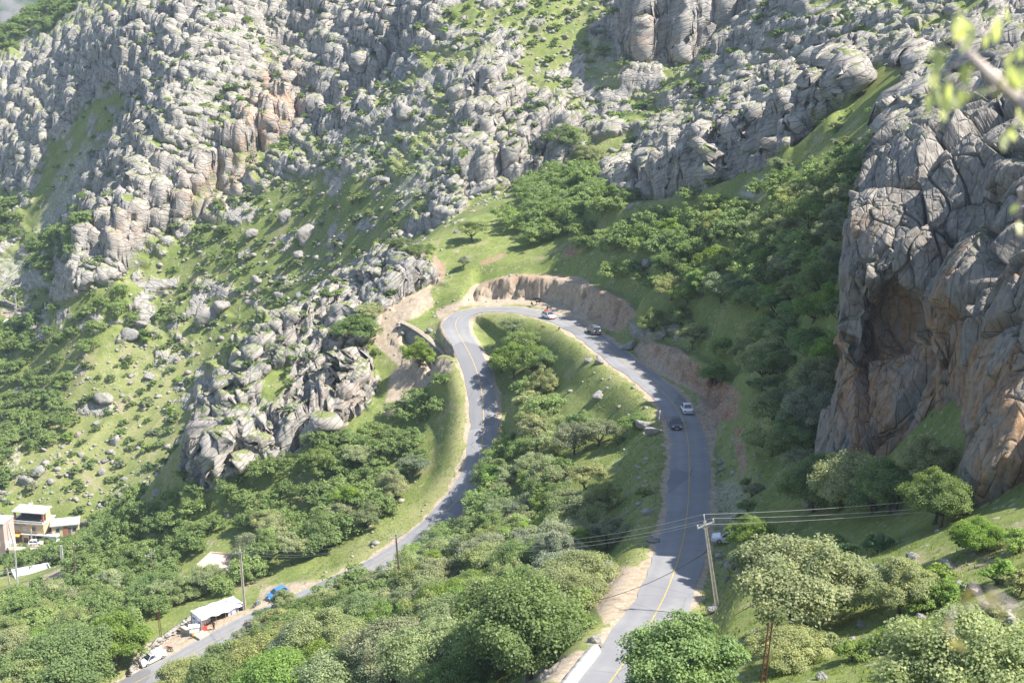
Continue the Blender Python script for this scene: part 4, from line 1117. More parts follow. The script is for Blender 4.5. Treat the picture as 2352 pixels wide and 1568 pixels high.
TREEP = raster(0, [
 (1, [(1150,880),(1260,870),(1310,870),(1340,930),(1400,960),(1420,1010),(1410,1060),(1370,1150),(1400,1230),(1330,1320),(1335,1400),(1330,1450),(1240,1540),(1160,1640),(560,1640),(560,1540),(660,1460),(760,1400),(870,1350),(970,1290),(1070,1200),(1125,1120),(1155,1000),(1150,880)]),
 (.9, [(1140,865),(1250,835),(1320,890),(1375,960),(1300,990),(1150,910)]),
 (.35, [(1270,850),(1340,930),(1400,960),(1420,1010),(1370,1150),(1290,1100),(1250,950)]),
 (1, [(860,975),(900,940),(960,910),(1030,870),(1040,920),(1020,990),(975,1060),(985,1110),(920,1170),(840,1220),(770,1270),(650,1310),(570,1340),(440,1400),(300,1470),(230,1600),(-60,1640),(-60,1420),(30,1400),(190,1340),(250,1270),(230,1210),(310,1160),(430,1130),(640,1080),(750,1030)]),
 (.0, [(360,1350),(470,1300),(540,1290),(540,1330),(440,1370)]),
 (1, [(1150,520),(1200,450),(1300,370),(1370,420),(1470,480),(1600,455),(1680,480),(1750,440),(1830,430),(1900,380),(2030,340),(1960,480),(1940,600),(1940,760),(1880,940),(1880,1080),(1840,1140),(2000,1140),(2130,1110),(2190,1170),(2150,1250),(1960,1220),(1800,1160),(1750,1060),(1730,960),(1720,880),(1665,850),(1600,785),(1510,735),(1455,675),(1370,612),(1290,550),(1190,580)]),
 (.25, [(1690,400),(1800,400),(1850,440),(1760,480),(1660,470)]),
 (.9, [(-60,760),(60,750),(130,720),(330,640),(400,690),(320,720),(250,770),(190,860),(160,980),(60,1040),(0,1080),(-60,1100)]), (.9, [(-60,480),(30,470),(60,540),(0,580),(-60,590)]),
 (1, [(210,1190),(330,1130),(420,1090),(490,1110),(320,1170),(250,1240),(220,1330),(150,1330),(100,1330),(40,1330),(30,1290),(140,1260),(190,1240)]),
 (1, [(75,560),(190,505),(235,530),(160,640),(110,690),(70,690),(90,620)]),
 (1, [(-60,140),(-60,70),(60,40),(150,0),(210,-10),(110,80),(20,130)]),
], 1.2)
def tone_of(px, py):
    r = random.random()
    if 70 < px < 240 and 500 < py < 700: return 'bright green'
    if py > 1080 and px < 500 and py < 1260: return 'bright green' if r < .6 else 'mid green'
    if px < 420 and py < 1060: return 'deep green' if r < .6 else 'mid green'
    if px > 1650 and 500 < py < 1260: return 'mid green' if r < .4 else 'grey-green' if r < .6 else 'pale green' if r < .85 else 'bright green'
    return 'pale green' if r < .42 else 'mid green' if r < .64 else 'grey-green' if r < .82 else 'bright green'
cands = []
for y0 in np.arange(110, 850, 4.5):
    for x0 in np.arange(-280, 200, 4.5):
        cands.append((x0 + RNG.uniform(-2.1, 2.1), y0 + RNG.uniform(-2.1, 2.1)))
cands = np.array(cands); chh = base_h(cands[:, 0], cands[:, 1]); P_ = np.stack([cands[:, 0], cands[:, 1], chh + 3.2], 1)
tpx0, tpy0 = project(np.stack([cands[:, 0], cands[:, 1], chh], 1)); tpx, tpy = project(P_)
hp, hok = hit(tpx, tpy)
hd = np.hypot(hp[:, 0], hp[:, 1]); td = np.hypot(cands[:, 0], cands[:, 1])
vis = (~hok | (hd > td - 2.5)) & (tpx > -60) & (tpx < 2410) & (tpy > -20) & (tpy < 1640)
dn = look(TREEP, tpx0, tpy0); rdist = road_near(cands[:, 0], cands[:, 1])[0]
ok = vis & (RNG.random(len(cands)) < dn) & (dn > .2) & (rdist > 5.6)
KEEPOUT = [(atz(490, 1425, -110), 9), (atz(356, 1515, -112.5), 6), (at(70, 1235, 447), 16), (at(148, 1222, 437), 8), (at(5, 1250, 440), 12), (at(86, 1332, 350), 15), (at(70, 1345, 335), 12), (at(180, 1300, 335), 7), (at(500, 1325, 290), 8), (at(38, 748, 560), 9), (at(1666, 1240, 155), 6), (at(985, 800, 310), 5), (at(1040, 840, 304), 5), (at(360, 668, 500), 9), (at(120, 1262, 415), 8)]
auto = []
for i in np.nonzero(ok)[0]:
    x, y = cands[i]
    if any(math.hypot(x - a, y - b) < r * .85 + 1.2 for a, b, r in PLACED[:60]): continue
    if any(math.hypot(x - k[0][0], y - k[0][1]) < k[1] for k in KEEPOUT): continue
    d = math.sqrt(x * x + y * y + (chh[i] - CAMZ) ** 2)
    w = RNG.uniform(5.2, 8.0) if d < 400 else RNG.uniform(4.8, 7.0)
    auto.append((w / d, x, y, w * FPX / d, tpx0[i], tpy0[i]))
auto.sort(reverse=True)
N_OAK = 306 - len(tree_items) - len([1 for o in COL.objects if o.get('category') == 'tree'])
for a in auto[:N_OAK]:
    oak(a[4], a[5], a[3], tone_of(a[4], a[5]), xy=(a[1], a[2]), near=a[3] > 135, zs=random.uniform(.82, 1.12))

def bake(name, meshes, spots, kind='stuff'):
    """many far plants as one mass: leaves only, in one mesh with its own tone per leaf"""
    VV_ = []; TT = []
    for (x, y, z, s, zs, tone, bright) in spots:
        me = meshes[random.randrange(len(meshes))][1]; n = len(me.vertices)
        v = np.empty(n * 3, np.float32); me.vertices.foreach_get('co', v); v = v.reshape(-1, 3)
        tn = np.empty(n, np.float32); me.attributes['leaf'].data.foreach_get('value', tn)
        a = random.uniform(0, 6.28); c, s_ = math.cos(a), math.sin(a)
        VV_.append(v @ np.array([[c, s_, 0], [-s_, c, 0], [0, 0, zs]]) * s + np.array([x, y, z])); TT.append(np.clip(tn * .6 + bright, 0, 1))
    V = np.vstack(VV_); me = mesh_np(name, V, np.arange(len(V)).reshape(-1, 4), False); me.materials.append(M_LEAF)
    at_ = me.attributes.new('leaf', 'FLOAT', 'POINT'); at_.data.foreach_set('value', np.concatenate(TT).astype(np.float32))
    o = tag(link(name, me), kind=kind); o.color = (*TONES['mid green'], 1)
    return o
rest = auto[N_OAK:]
FARO = [oak_meshes(dict(seed=130 + i, R=3.4, H=4.0, base=.9, lobes=6, clumps=60, leaves=44, leaf=.36, open_=.1)) for i in range(4)]
if rest: bake('distant_woods', FARO, [(a[1], a[2], drop_z(a[1], a[2]) - .2, a[3] / a[0] / FPX / 7.0 * 1.0 if False else RNG.uniform(.75, 1.1), RNG.uniform(.85, 1.15), None, RNG.uniform(.05, .5)) for a in rest])

# shrubs of the open slopes
SHRUBP = raster(0, [(.42, [(-60,690),(300,640),(640,330),(900,400),(1010,480),(700,690),(430,900),(430,1150),(-60,1180)]), (.75, [(300,660),(420,560),(560,440),(660,440),(560,640),(420,700)]), (.40, [(700,300),(1000,330),(1010,480),(640,640),(560,560)]),
   (.30, [(700,-20),(1400,-20),(1400,330),(1250,430),(1000,470),(1000,300),(700,300)]), (.20, [(0,100),(330,-20),(1000,-20),(960,150),(700,300),(460,420),(300,600),(130,700),(-60,480)]), (.35, [(120,330),(260,180),(320,230),(200,420),(100,500),(60,500)]), (.3, [(1380,-20),(2060,-20),(2000,130),(1600,240),(1400,360)]),
   (.22, [(1390,360),(1700,190),(2000,90),(2040,230),(1800,400),(1500,470)]), (.45, [(440,1000),(560,800),(800,620),(960,580),(870,850),(700,1030),(480,1120)]), (.25, [(2040,300),(2060,180),(2352,40),(2352,330),(2100,400)]), (.5, [(600,700),(960,520),(860,620),(640,780)]), (.25, [(1880,1230),(2352,1290),(2352,1568),(1900,1568)]), (.2, [(1440,1000),(1500,960),(1520,1240),(1430,1280)]), (.3,[(1630,1050),(1720,1050),(1800,1200),(1660,1240)]), (.9, [(380,1050),(480,1110),(600,1090),(640,1130),(420,1180)])], 2.5)
sh = []
for y0 in np.arange(95, 600, 3.5):
    for x0 in np.arange(-250, 240, 3.5): sh.append((x0 + RNG.uniform(-2.4, 2.4), y0 + RNG.uniform(-2.4, 2.4)))
sh = np.array(sh); shh = base_h(sh[:, 0], sh[:, 1]); qx, qy = project(np.stack([sh[:, 0], sh[:, 1], shh], 1)); q2x, q2y = project(np.stack([sh[:, 0], sh[:, 1], shh + 1.6], 1))
hp, hok = hit(q2x, q2y); hd = np.hypot(hp[:, 0], hp[:, 1]); td = np.hypot(sh[:, 0], sh[:, 1])
ok = (~hok | (hd > td - 3.5)) & (RNG.random(len(sh)) < look(SHRUBP, qx, qy) * 1.1) & (look(TREEP, qx, qy) < .3) & (road_near(sh[:, 0], sh[:, 1])[0] > 5.5) & (qx > -30) & (qx < 2380) & (qy > -10) & (qy < 1600)
shr = []
for i in np.nonzero(ok)[0]:
    x, y = sh[i]
    if any(math.hypot(x - k[0][0], y - k[0][1]) < k[1] * .7 for k in KEEPOUT): continue
    if any(math.hypot(x - a, y - b) < r * .8 for a, b, r in PLACED[:60]): continue
    d = math.hypot(td[i], CAMZ - shh[i]); w = RNG.uniform(2.2, 5.0) if d > 380 else RNG.uniform(1.8, 3.6)
    shr.append((w / d, x, y, w, qx[i], qy[i]))
shr.sort(reverse=True)
shrub_items = []
def shrub(px, py, w, tone, xy=None, label=None, near=False, zs=1.0):
    if xy is None:
        P, o_ = hit([px], [py]); x, y = P[0, :2]
    else: x, y = xy
    ms = BUSH if near else SHRUB
    o = plant('shrub', random.choice(ms), x, y, w / 4.4, tone, zs=zs, sink=.1)
    if label: tag(o, label, 'shrub', 'shrubs of the slopes')
    else:
        zn, lm, lp = zone_of_rock(px, py, y); size = 'small' if w < 2.9 else 'large' if w > 4.1 else 'mid-sized'
        shrub_items.append([o, f'{size} {tone} shrub', zn, lm, lp, 'shrub', 'shrubs ' + zn])
    return o
for q in [(2140,1350,3.6,'bright green'),(2175,1375,3.2,'bright green'),(2120,1395,2.8,'bright green'),(2090,1480,3.4,'bright green'),(2030,1490,3.0,'bright green'),(2130,1520,3.4,'bright green'),(1960,1520,2.6,'bright green'),(1900,1490,2.6,'pale green'),(2300,1330,3.0,'bright green'),(2340,1350,2.6,'pale green'),(2290,1450,3.0,'pale green'),(2340,1260,3.2,'bright green'),(2190,1420,2.4,'bright green')]:
    shrub(*q, near=True)
for a in shr[:285]:
    r = random.random(); t_ = 'mid green' if r < .45 else 'deep green' if r < .65 else 'grey-green' if r < .9 else 'bright green'
    shrub(a[4], a[5], a[3], t_, (a[1], a[2]), near=a[2] < 200, zs=random.uniform(.7, 1.05))
if len(shr) > 285: bake('undergrowth', SHRUB, [(a[1], a[2], drop_z(a[1], a[2]) - .2, a[3] / 4.4, RNG.uniform(.7, 1.0), None, RNG.uniform(.0, .4)) for a in shr[285:]])
print('oaks', len(auto), 'shrubs', len(shr), 'boulders', len(boulder_items))

# grass standing on the nearer banks: too many blades to count
gc = RNG.uniform([-60, 70], [95, 290], (130000, 2)); gh_ = base_h(gc[:, 0], gc[:, 1]); gpx, gpy = project(np.stack([gc[:, 0], gc[:, 1], gh_], 1))
GRASSP = raster(0, [(.9, [(1640,1270),(2420,1230),(2420,1640),(1500,1640)]), (.8, [(1280,780),(1520,900),(1535,1250),(1440,1300),(1360,1400),(1330,1200),(1400,1000)]), (.6, [(1610,960),(1720,960),(1800,1200),(1650,1300),(1630,1100)]), (.5, [(880,900),(1060,900),(1060,1050),(900,1250),(700,1340)])], 2)
gk = (RNG.random(len(gc)) < look(GRASSP, gpx, gpy) * (1 - look(DIRTM, gpx, gpy)) * np.clip(.55 + fbm(np.stack([gc[:, 0], gc[:, 1], gh_], 1) / 4.0, 3, 640), .05, 1)) & (road_near(gc[:, 0], gc[:, 1])[0] > 3.5)
gx_, gy_ = gc[gk].T; gz_ = drop_many(gx_, gy_); n_g = len(gx_)
V_ = np.zeros((n_g, 3, 3, 3)); 
for b_ in range(3):
    a_ = RNG.uniform(0, 6.28, n_g); h_ = RNG.uniform(.14, .42, n_g); w_ = RNG.uniform(.03, .08, n_g); lx = RNG.normal(size=n_g) * .12; ly = RNG.normal(size=n_g) * .12; ox = RNG.normal(size=n_g) * .1; oy = RNG.normal(size=n_g) * .1
    V_[:, b_, 0] = np.stack([gx_ + ox - np.cos(a_) * w_, gy_ + oy - np.sin(a_) * w_, gz_ - .03], 1); V_[:, b_, 1] = np.stack([gx_ + ox + np.cos(a_) * w_, gy_ + oy + np.sin(a_) * w_, gz_ - .03], 1); V_[:, b_, 2] = np.stack([gx_ + ox + lx, gy_ + oy + ly, gz_ + h_], 1)
gme = mesh_np('grass', V_.reshape(-1, 3), np.arange(n_g * 9).reshape(-1, 3)); gme.materials.append(M_LEAF)
ga = gme.attributes.new('leaf', 'FLOAT', 'POINT'); ga.data.foreach_set('value', np.repeat(RNG.uniform(0, .8, n_g * 3), 3).astype(np.float32))
go = tag(link('grass', gme), kind='stuff'); go.color = (.24, .29, .085, 1)
# ------------------------------------------------------------------ vehicles
def paint(name, col, rough=.28, metal=0.0):
    m, nt, b = new_mat(name, rough, .5); t = NT(nt)
    d = t.noise(t.coord(), 3.0, 5, .65)
    nt.links.new(t.ramp(d, [(.35, tuple(c * .9 for c in col)), (.7, col)]), b.inputs['Base Color'])
    nt.links.new(t.ramp(d, [(.3, rough), (.8, min(1, rough + .2))]), b.inputs['Roughness'])
    b.inputs['Metallic'].default_value = metal; b.inputs['Coat Weight'].default_value = .4
    return m
M_WHITE = paint('white car paint', (.80, .80, .79)); M_DARK = paint('dark grey car paint', (.035, .038, .045)); M_GREY = paint('grey metallic paint', (.16, .175, .18), .3, .4)
M_RED = paint('red paint', (.50, .035, .03)); M_BLUE = paint('blue paint', (.06, .22, .55))
M_GLASS = paint('car glass', (.035, .05, .085), .06); M_BLACK = plain('black rubber and plastic', (.022, .022, .024), .6, .3); M_RIM = plain('wheel metal', (.42, .42, .43), .35, .5, .6)
M_LAMP = paint('clear lamp', (.78, .78, .74), .12); M_TAIL = paint('red lamp', (.42, .02, .02), .15); M_PLATE = plain('number plate', (.72, .72, .66), .5); M_CHROME = plain('dull chrome', (.5, .5, .5), .25, .5, .8)

def hullmesh(name, pts_faces, mat, parent, bevel=0.0, smooth=True):
    V, F = pts_faces
    bm = bmesh.new(); vs = [bm.verts.new(v) for v in V]
    for f in F:
        try: bm.faces.new([vs[i] for i in f])
        except ValueError: pass
    bmesh.ops.recalc_face_normals(bm, faces=bm.faces)
    if bevel > 0:
        bmesh.ops.bevel(bm, geom=[e for e in bm.edges if e.calc_face_angle(0) > .35], offset=bevel, segments=2, affect='EDGES', profile=.6)
    me = bpy.data.meshes.new(name); bm.to_mesh(me); bm.free()
    for p in me.polygons: p.use_smooth = smooth and bevel > 0
    return link(name, me, parent, [mat])
def boxpf(x0, x1, y0, y1, z0, z1):
    V = [(x, y, z) for z in (z0, z1) for y in (y0, y1) for x in (x0, x1)]
    return V, [(0, 2, 3, 1), (4, 5, 7, 6), (0, 1, 5, 4), (2, 6, 7, 3), (0, 4, 6, 2), (1, 3, 7, 5)]
def box(name, x0, x1, y0, y1, z0, z1, mat, parent=None, bevel=0.0):
    return hullmesh(name, boxpf(x0, x1, y0, y1, z0, z1), mat, parent, bevel)
def loftpf(sections):
    V = []; F = []; n = len(sections[0])
    for s in sections: V += s
    for i in range(len(sections) - 1):
        for k in range(n):
            a, b = i * n + k, i * n + (k + 1) % n; F.append((a, b, b + n, a + n))
    F.append(tuple(range(n))); F.append(tuple(range((len(sections) - 1) * n, len(sections) * n)))
    return V, F
def cylpf(c, axis, r, h, n=18, r2=None):
    c = Vector(c); a = Vector(axis).normalized(); u = a.orthogonal().normalized(); v = a.cross(u); V = []; r2 = r if r2 is None else r2
    for s, q in ((-h / 2, r), (h / 2, r2)):
        for k in range(n):
            t = 2 * math.pi * k / n; V.append(tuple(c + a * s + (u * math.cos(t) + v * math.sin(t)) * q))
    F = [(k, (k + 1) % n, n + (k + 1) % n, n + k) for k in range(n)] + [tuple(range(n)), tuple(range(n, 2 * n))]
    return V, F
def joinpf(*L):
    V = []; F = []
    for v, f in L:
        o = len(V); V += list(v); F += [tuple(i + o for i in q) for q in f]
    return V, F

def make_car(name, label, loc, fwd, paintm, style='sedan', group=None, up=(0, 0, 1), roofm=None):
    """fwd: the way it points; built nose along +x"""
    P = dict(sedan=(4.3, 1.70, 1.44), hatch=(3.9, 1.68, 1.44), suv=(4.4, 1.82, 1.74), pickup=(4.5, 1.66, 1.45))[style]
    L, W, H = P; hl = L / 2; w = W / 2
    root = bpy.data.objects.new(name, None); COL.objects.link(root); tag(root, label, 'pickup' if style == 'pickup' else 'car', group)
    f = Vector(fwd).normalized(); u = Vector(up).normalized(); l = u.cross(f).normalized(); u = f.cross(l)
    M = Matrix((f, l, u)).transposed().to_4x4(); M.translation = Vector(loc); root.matrix_world = M
    zs = 1.02 if style == 'suv' else .86; zb = .3 if style == 'suv' else .2
    cowl = hl - (1.05 if style != 'hatch' else .95); tail = {'sedan': -hl + .85, 'hatch': -hl + .18, 'suv': -hl + .15, 'pickup': -.15}[style]
    zt = zs + (.06 if style == 'sedan' else .04)
    def sec(x, k, z0, z1): return [(x, -w * k * .95, z0), (x, -w * k, z0 + .25 * (z1 - z0)), (x, -w * k, z0 + .62 * (z1 - z0)), (x, -w * k * .93, z1), (x, w * k * .93, z1), (x, w * k, z0 + .62 * (z1 - z0)), (x, w * k, z0 + .25 * (z1 - z0)), (x, w * k * .95, z0)]
    S = [sec(hl, .84, zb + .12, zs - .24), sec(hl - .1, .93, zb, zs - .16), sec(hl - .6, .99, zb, zs - .08), sec(cowl, 1, zb, zs), sec(0, 1, zb, zs + .02), sec(tail if style != 'pickup' else -.3, 1, zb, zt), sec(-hl + .12, .96, zb + .02, zt - (.04 if style == 'sedan' else 0)), sec(-hl, .9, zb + .1, zt - .12)]
    if style == 'pickup': S = S[:4] + [sec(-.15, 1, zb, zs), sec(-hl + .05, .98, zb + .05, zs)]
    body = hullmesh('body', loftpf(S), paintm, root, .05)
    # cabin
    rf, rr_ = cowl - (.72 if style != 'suv' else .62), {'sedan': tail + .62, 'hatch': tail + .42, 'suv': tail + .25, 'pickup': tail + .12}[style]
    cb, ct = w * .93, w * .74; z0 = zs - .02
    base = [(cowl + .02, -cb, z0), (cowl + .02, cb, z0), (tail, cb, z0), (tail, -cb, z0)]; top = [(rf, -ct, H), (rf, ct, H), (rr_, ct, H), (rr_, -ct, H)]
    hullmesh('cabin', (base + top, [(0, 1, 2, 3), (4, 7, 6, 5), (0, 4, 5, 1), (1, 5, 6, 2), (2, 6, 7, 3), (3, 7, 4, 0)]), paintm, root, .07)
    if roofm: hullmesh('roof_panel', boxpf(rr_ + .05, rf - .05, -ct * .92, ct * .92, H - .01, H + .025), roofm, root, .01)
    def pane(nm, a, b, c, d, ins=.1, out=.022):
        a, b, c, d = map(Vector, (a, b, c, d)); ce = (a + b + c + d) / 4
        q = [p + (ce - p) * ins for p in (a, b, c, d)]; n = (q[1] - q[0]).cross(q[3] - q[0]).normalized()
        if n.dot(ce - Vector((0, 0, .6))) < 0: n = -n
        V = [tuple(p + n * out) for p in q] + [tuple(p - n * .03) for p in q]
        return hullmesh(nm, (V, [(0, 1, 2, 3), (4, 7, 6, 5), (0, 4, 5, 1), (1, 5, 6, 2), (2, 6, 7, 3), (3, 7, 4, 0)]), M_GLASS, root)
    pane('windscreen', base[0], base[1], top[1], top[0]); pane('rear_window', base[2], base[3], top[3], top[2], .16)
    for sg in (0, 1):
        ba, bb, ta, tb = (base[1], base[2], top[1], top[2]) if sg == 0 else (base[0], base[3], top[0], top[3])
        if style == 'pickup': pane('side_window', ba, bb, tb, ta, .14)
        else:
            mb = tuple((Vector(ba) * .48 + Vector(bb) * .52)); mt = tuple((Vector(ta) * .48 + Vector(tb) * .52))
            pane('side_window', ba, mb, mt, ta, .1); pane('side_window', mb, bb, tb, mt, .1)
    wr = .36 if style == 'suv' else .30
    for sx in (1, -1):
        for sy in (1, -1):
            x = sx * (hl - .82) if sx > 0 else -(hl - .85)
            wh = hullmesh('wheel', cylpf((x, sy * (w - .09), wr), (0, 1, 0), wr, .2, 20), M_BLACK, root, .03)
            hullmesh('rim', cylpf((x, sy * (w + .01), wr), (0, 1, 0), wr * .62, .03, 16), M_RIM, wh)
    for sy in (1, -1):
        box('headlight', hl - .14, hl + .005, min(sy * w * .50, sy * w * .86), max(sy * w * .50, sy * w * .86), zs - .33, zs - .19, M_LAMP, root, .015)
        box('tail_light', -hl - .012, -hl + .12, min(sy * w * .66, sy * w * .9), max(sy * w * .66, sy * w * .9), zt - .42, zt - .14, M_TAIL, root, .015)
        box('door_mirror', cowl - .35, cowl - .2, min(sy * (w + .01), sy * (w + .19)), max(sy * (w + .01), sy * (w + .19)), zs + .03, zs + .16, M_BLACK if paintm is not M_RED else M_RED, root, .02)
    box('bumper', hl - .1, hl + .05, -w * .9, w * .9, zb + .03, zb + .22, paintm if style != 'hatch' or not roofm else M_RED, root, .03)
    box('bumper', -hl - .06, -hl + .1, -w * .93, w * .93, zb + .08, zb + .3, paintm, root, .03)
    box('bumper_strip', -hl - .075, -hl + .05, -w * .9, w * .9, zb + .3, zb + .36, M_BLACK, root, .01)
    box('grille', hl - .06, hl + .022, -w * .42, w * .42, zs - .34, zs - .24, M_BLACK, root, .01)
    box('number_plate', hl + .052, hl + .065, -.26, .26, zb + .08, zb + .19, M_PLATE, root); box('number_plate', -hl - .074, -hl - .062, -.26, .26, zb + .15, zb + .26, M_PLATE, root)
    for sy in (1, -1): box('side_strip', -hl + 1.2, hl - 1.15, min(sy * (w - .005), sy * (w + .015)), max(sy * (w - .005), sy * (w + .015)), zb + .27, zb + .33, M_BLACK, root)
    if style == 'suv':
        sw = hullmesh('spare_wheel', cylpf((-hl - .1, 0, .98), (1, 0, 0), .34, .2, 22), M_BLACK, root, .03); hullmesh('wheel_cover', cylpf((-hl - .205, 0, .98), (1, 0, 0), .25, .02, 22), paintm, sw)
        for sy in (1, -1): box('roof_rail', rr_ + .1, rf - .1, min(sy * ct * .9, sy * ct * .98), max(sy * ct * .9, sy * ct * .98), H + .01, H + .06, M_BLACK, root)
    if style == 'pickup':
        tb = M_WHITE
        for sy in (1, -1): box('bed_side', -hl + .02, -.2, min(sy * w * .92, sy * w), max(sy * w * .92, sy * w), zs - .01, zs + .62, tb, root, .02)
        box('bed_front', -.26, -.19, -w * .9, w * .9, zs, zs + .4, tb, root, .01)
        for k in range(4): box('cab_roof_rack', rr_ + .1 + k * .22, rr_ + .14 + k * .22, -ct * .95, ct * .95, H + .02, H + .06, M_BLACK, root)
    return root

ROADN = rn
def on_road(px, py, lat=None):
    LQ = ROAD.copy(); LQ[:, :2] += ROADN * (lat or 0); qx, qy = project(LQ); k = int(np.argmin((qx - px) ** 2 + (qy - py) ** 2))
    k = min(max(k, 2), len(ROAD) - 3); t = Vector(ROAD[k + 2] - ROAD[k - 2]).normalized()
    p = Vector(ROAD[k]) + Vector((*ROADN[k], 0)) * (lat or 0) + Vector((0, 0, .17 - .012 * (lat or 0) ** 2))
    return p, t
def road_car(px, py, lat, away, *a, **k):
    p, t = on_road(px, py, lat); t = t if away else -t
    u = Vector((0, 0, 1)); u = (u - t * u.dot(t)).normalized()
    return make_car(a[0], a[1], p, t, *a[2:], up=u, **k)
CG_ = 'cars driving on the upper road'
road_car(1262, 731, 1.35, False, 'hatchback_car', 'white hatchback with red roof and red bumper coming out of the hairpin', M_WHITE, 'hatch', CG_, roofm=M_RED)
road_car(1352, 782, -1.35, True, 'offroad_car', 'grey off-roader with a spare wheel on its back, driving towards the hairpin', M_GREY, 'suv', CG_)
road_car(1583, 946, -1.35, True, 'sedan_car', 'white sedan seen from behind, passing the dark sedan in the shade', M_WHITE, 'sedan', CG_)
road_car(1564, 980, 1.4, False, 'sedan_car', 'dark sedan facing the viewer, passing the white sedan in the shade', M_DARK, 'sedan', CG_)
def ground_pt(px, py, lift=0.0):
    P, ok = hit([px], [py]); return Vector((P[0, 0], P[0, 1], drop_z(P[0, 0], P[0, 1]) + lift))
pc = ground_pt(1674, 1246, .02)
make_car('hatchback_car', 'parked white car half hidden under a small oak beside the upper road', pc, (-.97, .12, .0), M_WHITE, 'hatch', None)
p, t = on_road(358, 1530, -3.7)
pz = drop_z(p.x, p.y); p.z = max(pz, p.z - .15) + .02
make_car('pickup_truck', 'white pickup with tall bed sides parked by the lower road embankment', p, t, M_WHITE, 'pickup', None)
p, t = on_road(640, 1380, -4.6); p.z = drop_z(p.x, p.y) + .03
make_car('hatchback_car', 'blue car parked under oaks beyond the striped tent', p, t, M_BLUE, 'hatch', None)

# ------------------------------------------------------------------ poles and wires
M_CONC = plain('pole concrete', (.50, .45, .36), .9, .1, 0, .2, 2.0); M_CONC_G = plain('pale pole concrete', (.55, .54, .52), .9, .1, 0, .2, 2.0); M_WOOD = plain('weathered pole wood', (.26, .20, .14), .9, .1, 0, .3, 3.0); M_STEEL = plain('galvanised steel', (.50, .50, .50), .45, .4, .5); M_RUST = plain('rusty steel', (.13, .055, .038), .9, .1, 0, .35, 5.0); M_INS = plain('insulator porcelain', (.62, .58, .52), .3, .5); M_WIRE = plain('wire', (.42, .40, .36), .5, .4); M_WIRED = plain('black cable', (.03, .03, .03), .6)
def axis_pole(px0, py0, px1, py1, dz=0.0, P=None):
    """foot on the ground under (px0, py0), head seen at (px1, py1) in the same upright plane"""
    b = ground_pt(px0, py0) if P is None else Vector(P)
    r = ray(px1, py1); tpt = r * (b.y / r[1]); return b, Vector((tpt[0], tpt[1], tpt[2] + CAMZ))
def tube(name, pts, rads, mat, parent=None, n=8):
    v, f = tube_np([tuple(p) for p in pts], rads, n)
    f = [tuple(q) for q in f] + [tuple(range(n)), tuple(range(len(v) - n, len(v)))]
    return hullmesh(name, ([tuple(p) for p in v], f), mat, parent)
POLE_TOPS = {}
def ladder_pole(label, b, tp, mat, wide=.34, arm=None, key=None, group='utility poles'):
    root = empty('utility_pole', tuple(b), label, 'pole', group)
    h = (tp - b).length; ax = (tp - b).normalized(); M = Matrix.Identity(3)
    s = ax.cross(Vector((0, 1, 0))).normalized() * -1; s = Vector((1, 0, 0)) - ax * ax.x; s.normalize(); n = ax.cross(s)
    def loc(x, y, z): return tuple(s * x + n * y + ax * z)
    parts = []
    for sx in (-1, 1):   # two flanges and the web with its row of openings
        parts.append(([loc(sx * wide * k / 2 + e, y, z) for z, k in ((-.6, 1), (h, .55)) for y in (-wide * .42 * k, wide * .42 * k) for e in (-.045, .045)], boxpf(0, 1, 0, 1, 0, 1)[1]))
    nr = int(h / .55)
    for i in range(nr + 1):
        z = i * .55; k = 1 - .45 * z / h
        parts.append(([loc(x * wide * k / 2, y * wide * .26 * k, z + e) for e in (0, .2) for y in (-1, 1) for x in (-1, 1)], boxpf(0, 1, 0, 1, 0, 1)[1]))
    parts.append(([loc(x * wide * k * .42, y * wide * .2 * k, z) for z, k in ((-.6, 1), (h, .55)) for y in (-1, 1) for x in (-1, 1)], boxpf(0, 1, 0, 1, 0, 1)[1]))
    hullmesh('post', joinpf(*parts), mat, root)
    heads = []
    if arm:
        ha, dirv, za, steel = arm; dv = Vector(dirv).normalized(); c = ax * (h - za)
        side = dv.cross(ax).normalized()
        off = side * (wide * .35)
        hullmesh('crossarm', ([tuple(c + off + dv * x * ha / 2 + side * y * .06 + ax * z * .07) for z in (-1, 1) for y in (-1, 1) for x in (-1, 1)], boxpf(0, 1, 0, 1, 0, 1)[1]), steel, root)
        for sx in (-1, 1):
            tube('brace', [c + off + dv * sx * ha * .28, c + off * .6 - ax * .55], [.025, .025], steel, root, 6)
            q = c + off + dv * sx * ha * .46
            iv = tube('insulator', [q, q + ax * .12, q + ax * .16, q + ax * .3, q + ax * .36], [.03, .03, .08, .08, .03], M_INS, root, 10); heads.append(b + q + ax * .36)
        q = ax * h; tube('insulator', [q - ax * .3, q + ax * .5, q + ax * .52, q + ax * .68, q + ax * .74], [.04, .035, .08, .08, .03], M_INS, root, 10); heads.append(b + q + ax * .74)
    POLE_TOPS[key] = heads or [tp]
    return root
b, tp = axis_pole(1648, 1396, 1619, 1197)
ladder_pole('tall pale utility pole with crossarm beside the upper road', b, tp, M_CONC, .32, (1.75, (.93, .2, .32), .32, M_STEEL), 'A')
b, tp = axis_pole(562, 1400, 551, 1262)
ladder_pole('pale ladder pole with crossarm behind the striped tent', b, tp, M_CONC, .40, (1.9, (.95, -.2, .2), .5, M_STEEL), 'C')
b, tp = axis_pole(922, 1388, 909, 1228)
ladder_pole('brown wooden-looking pole with crossarm in the wood between the roads', b, tp, M_WOOD, .26, (1.9, (.9, .3, .22), .3, M_STEEL), 'B')
b, tp = axis_pole(357, 1334, 344, 1268)
ladder_pole('thin pole with tilted crossarm among the oaks below the lower road', b, tp, M_WOOD, .24, (2.2, (.85, .3, .42), .3, M_STEEL), 'D')
b, tp = axis_pole(177, 1330, 170, 1254); 
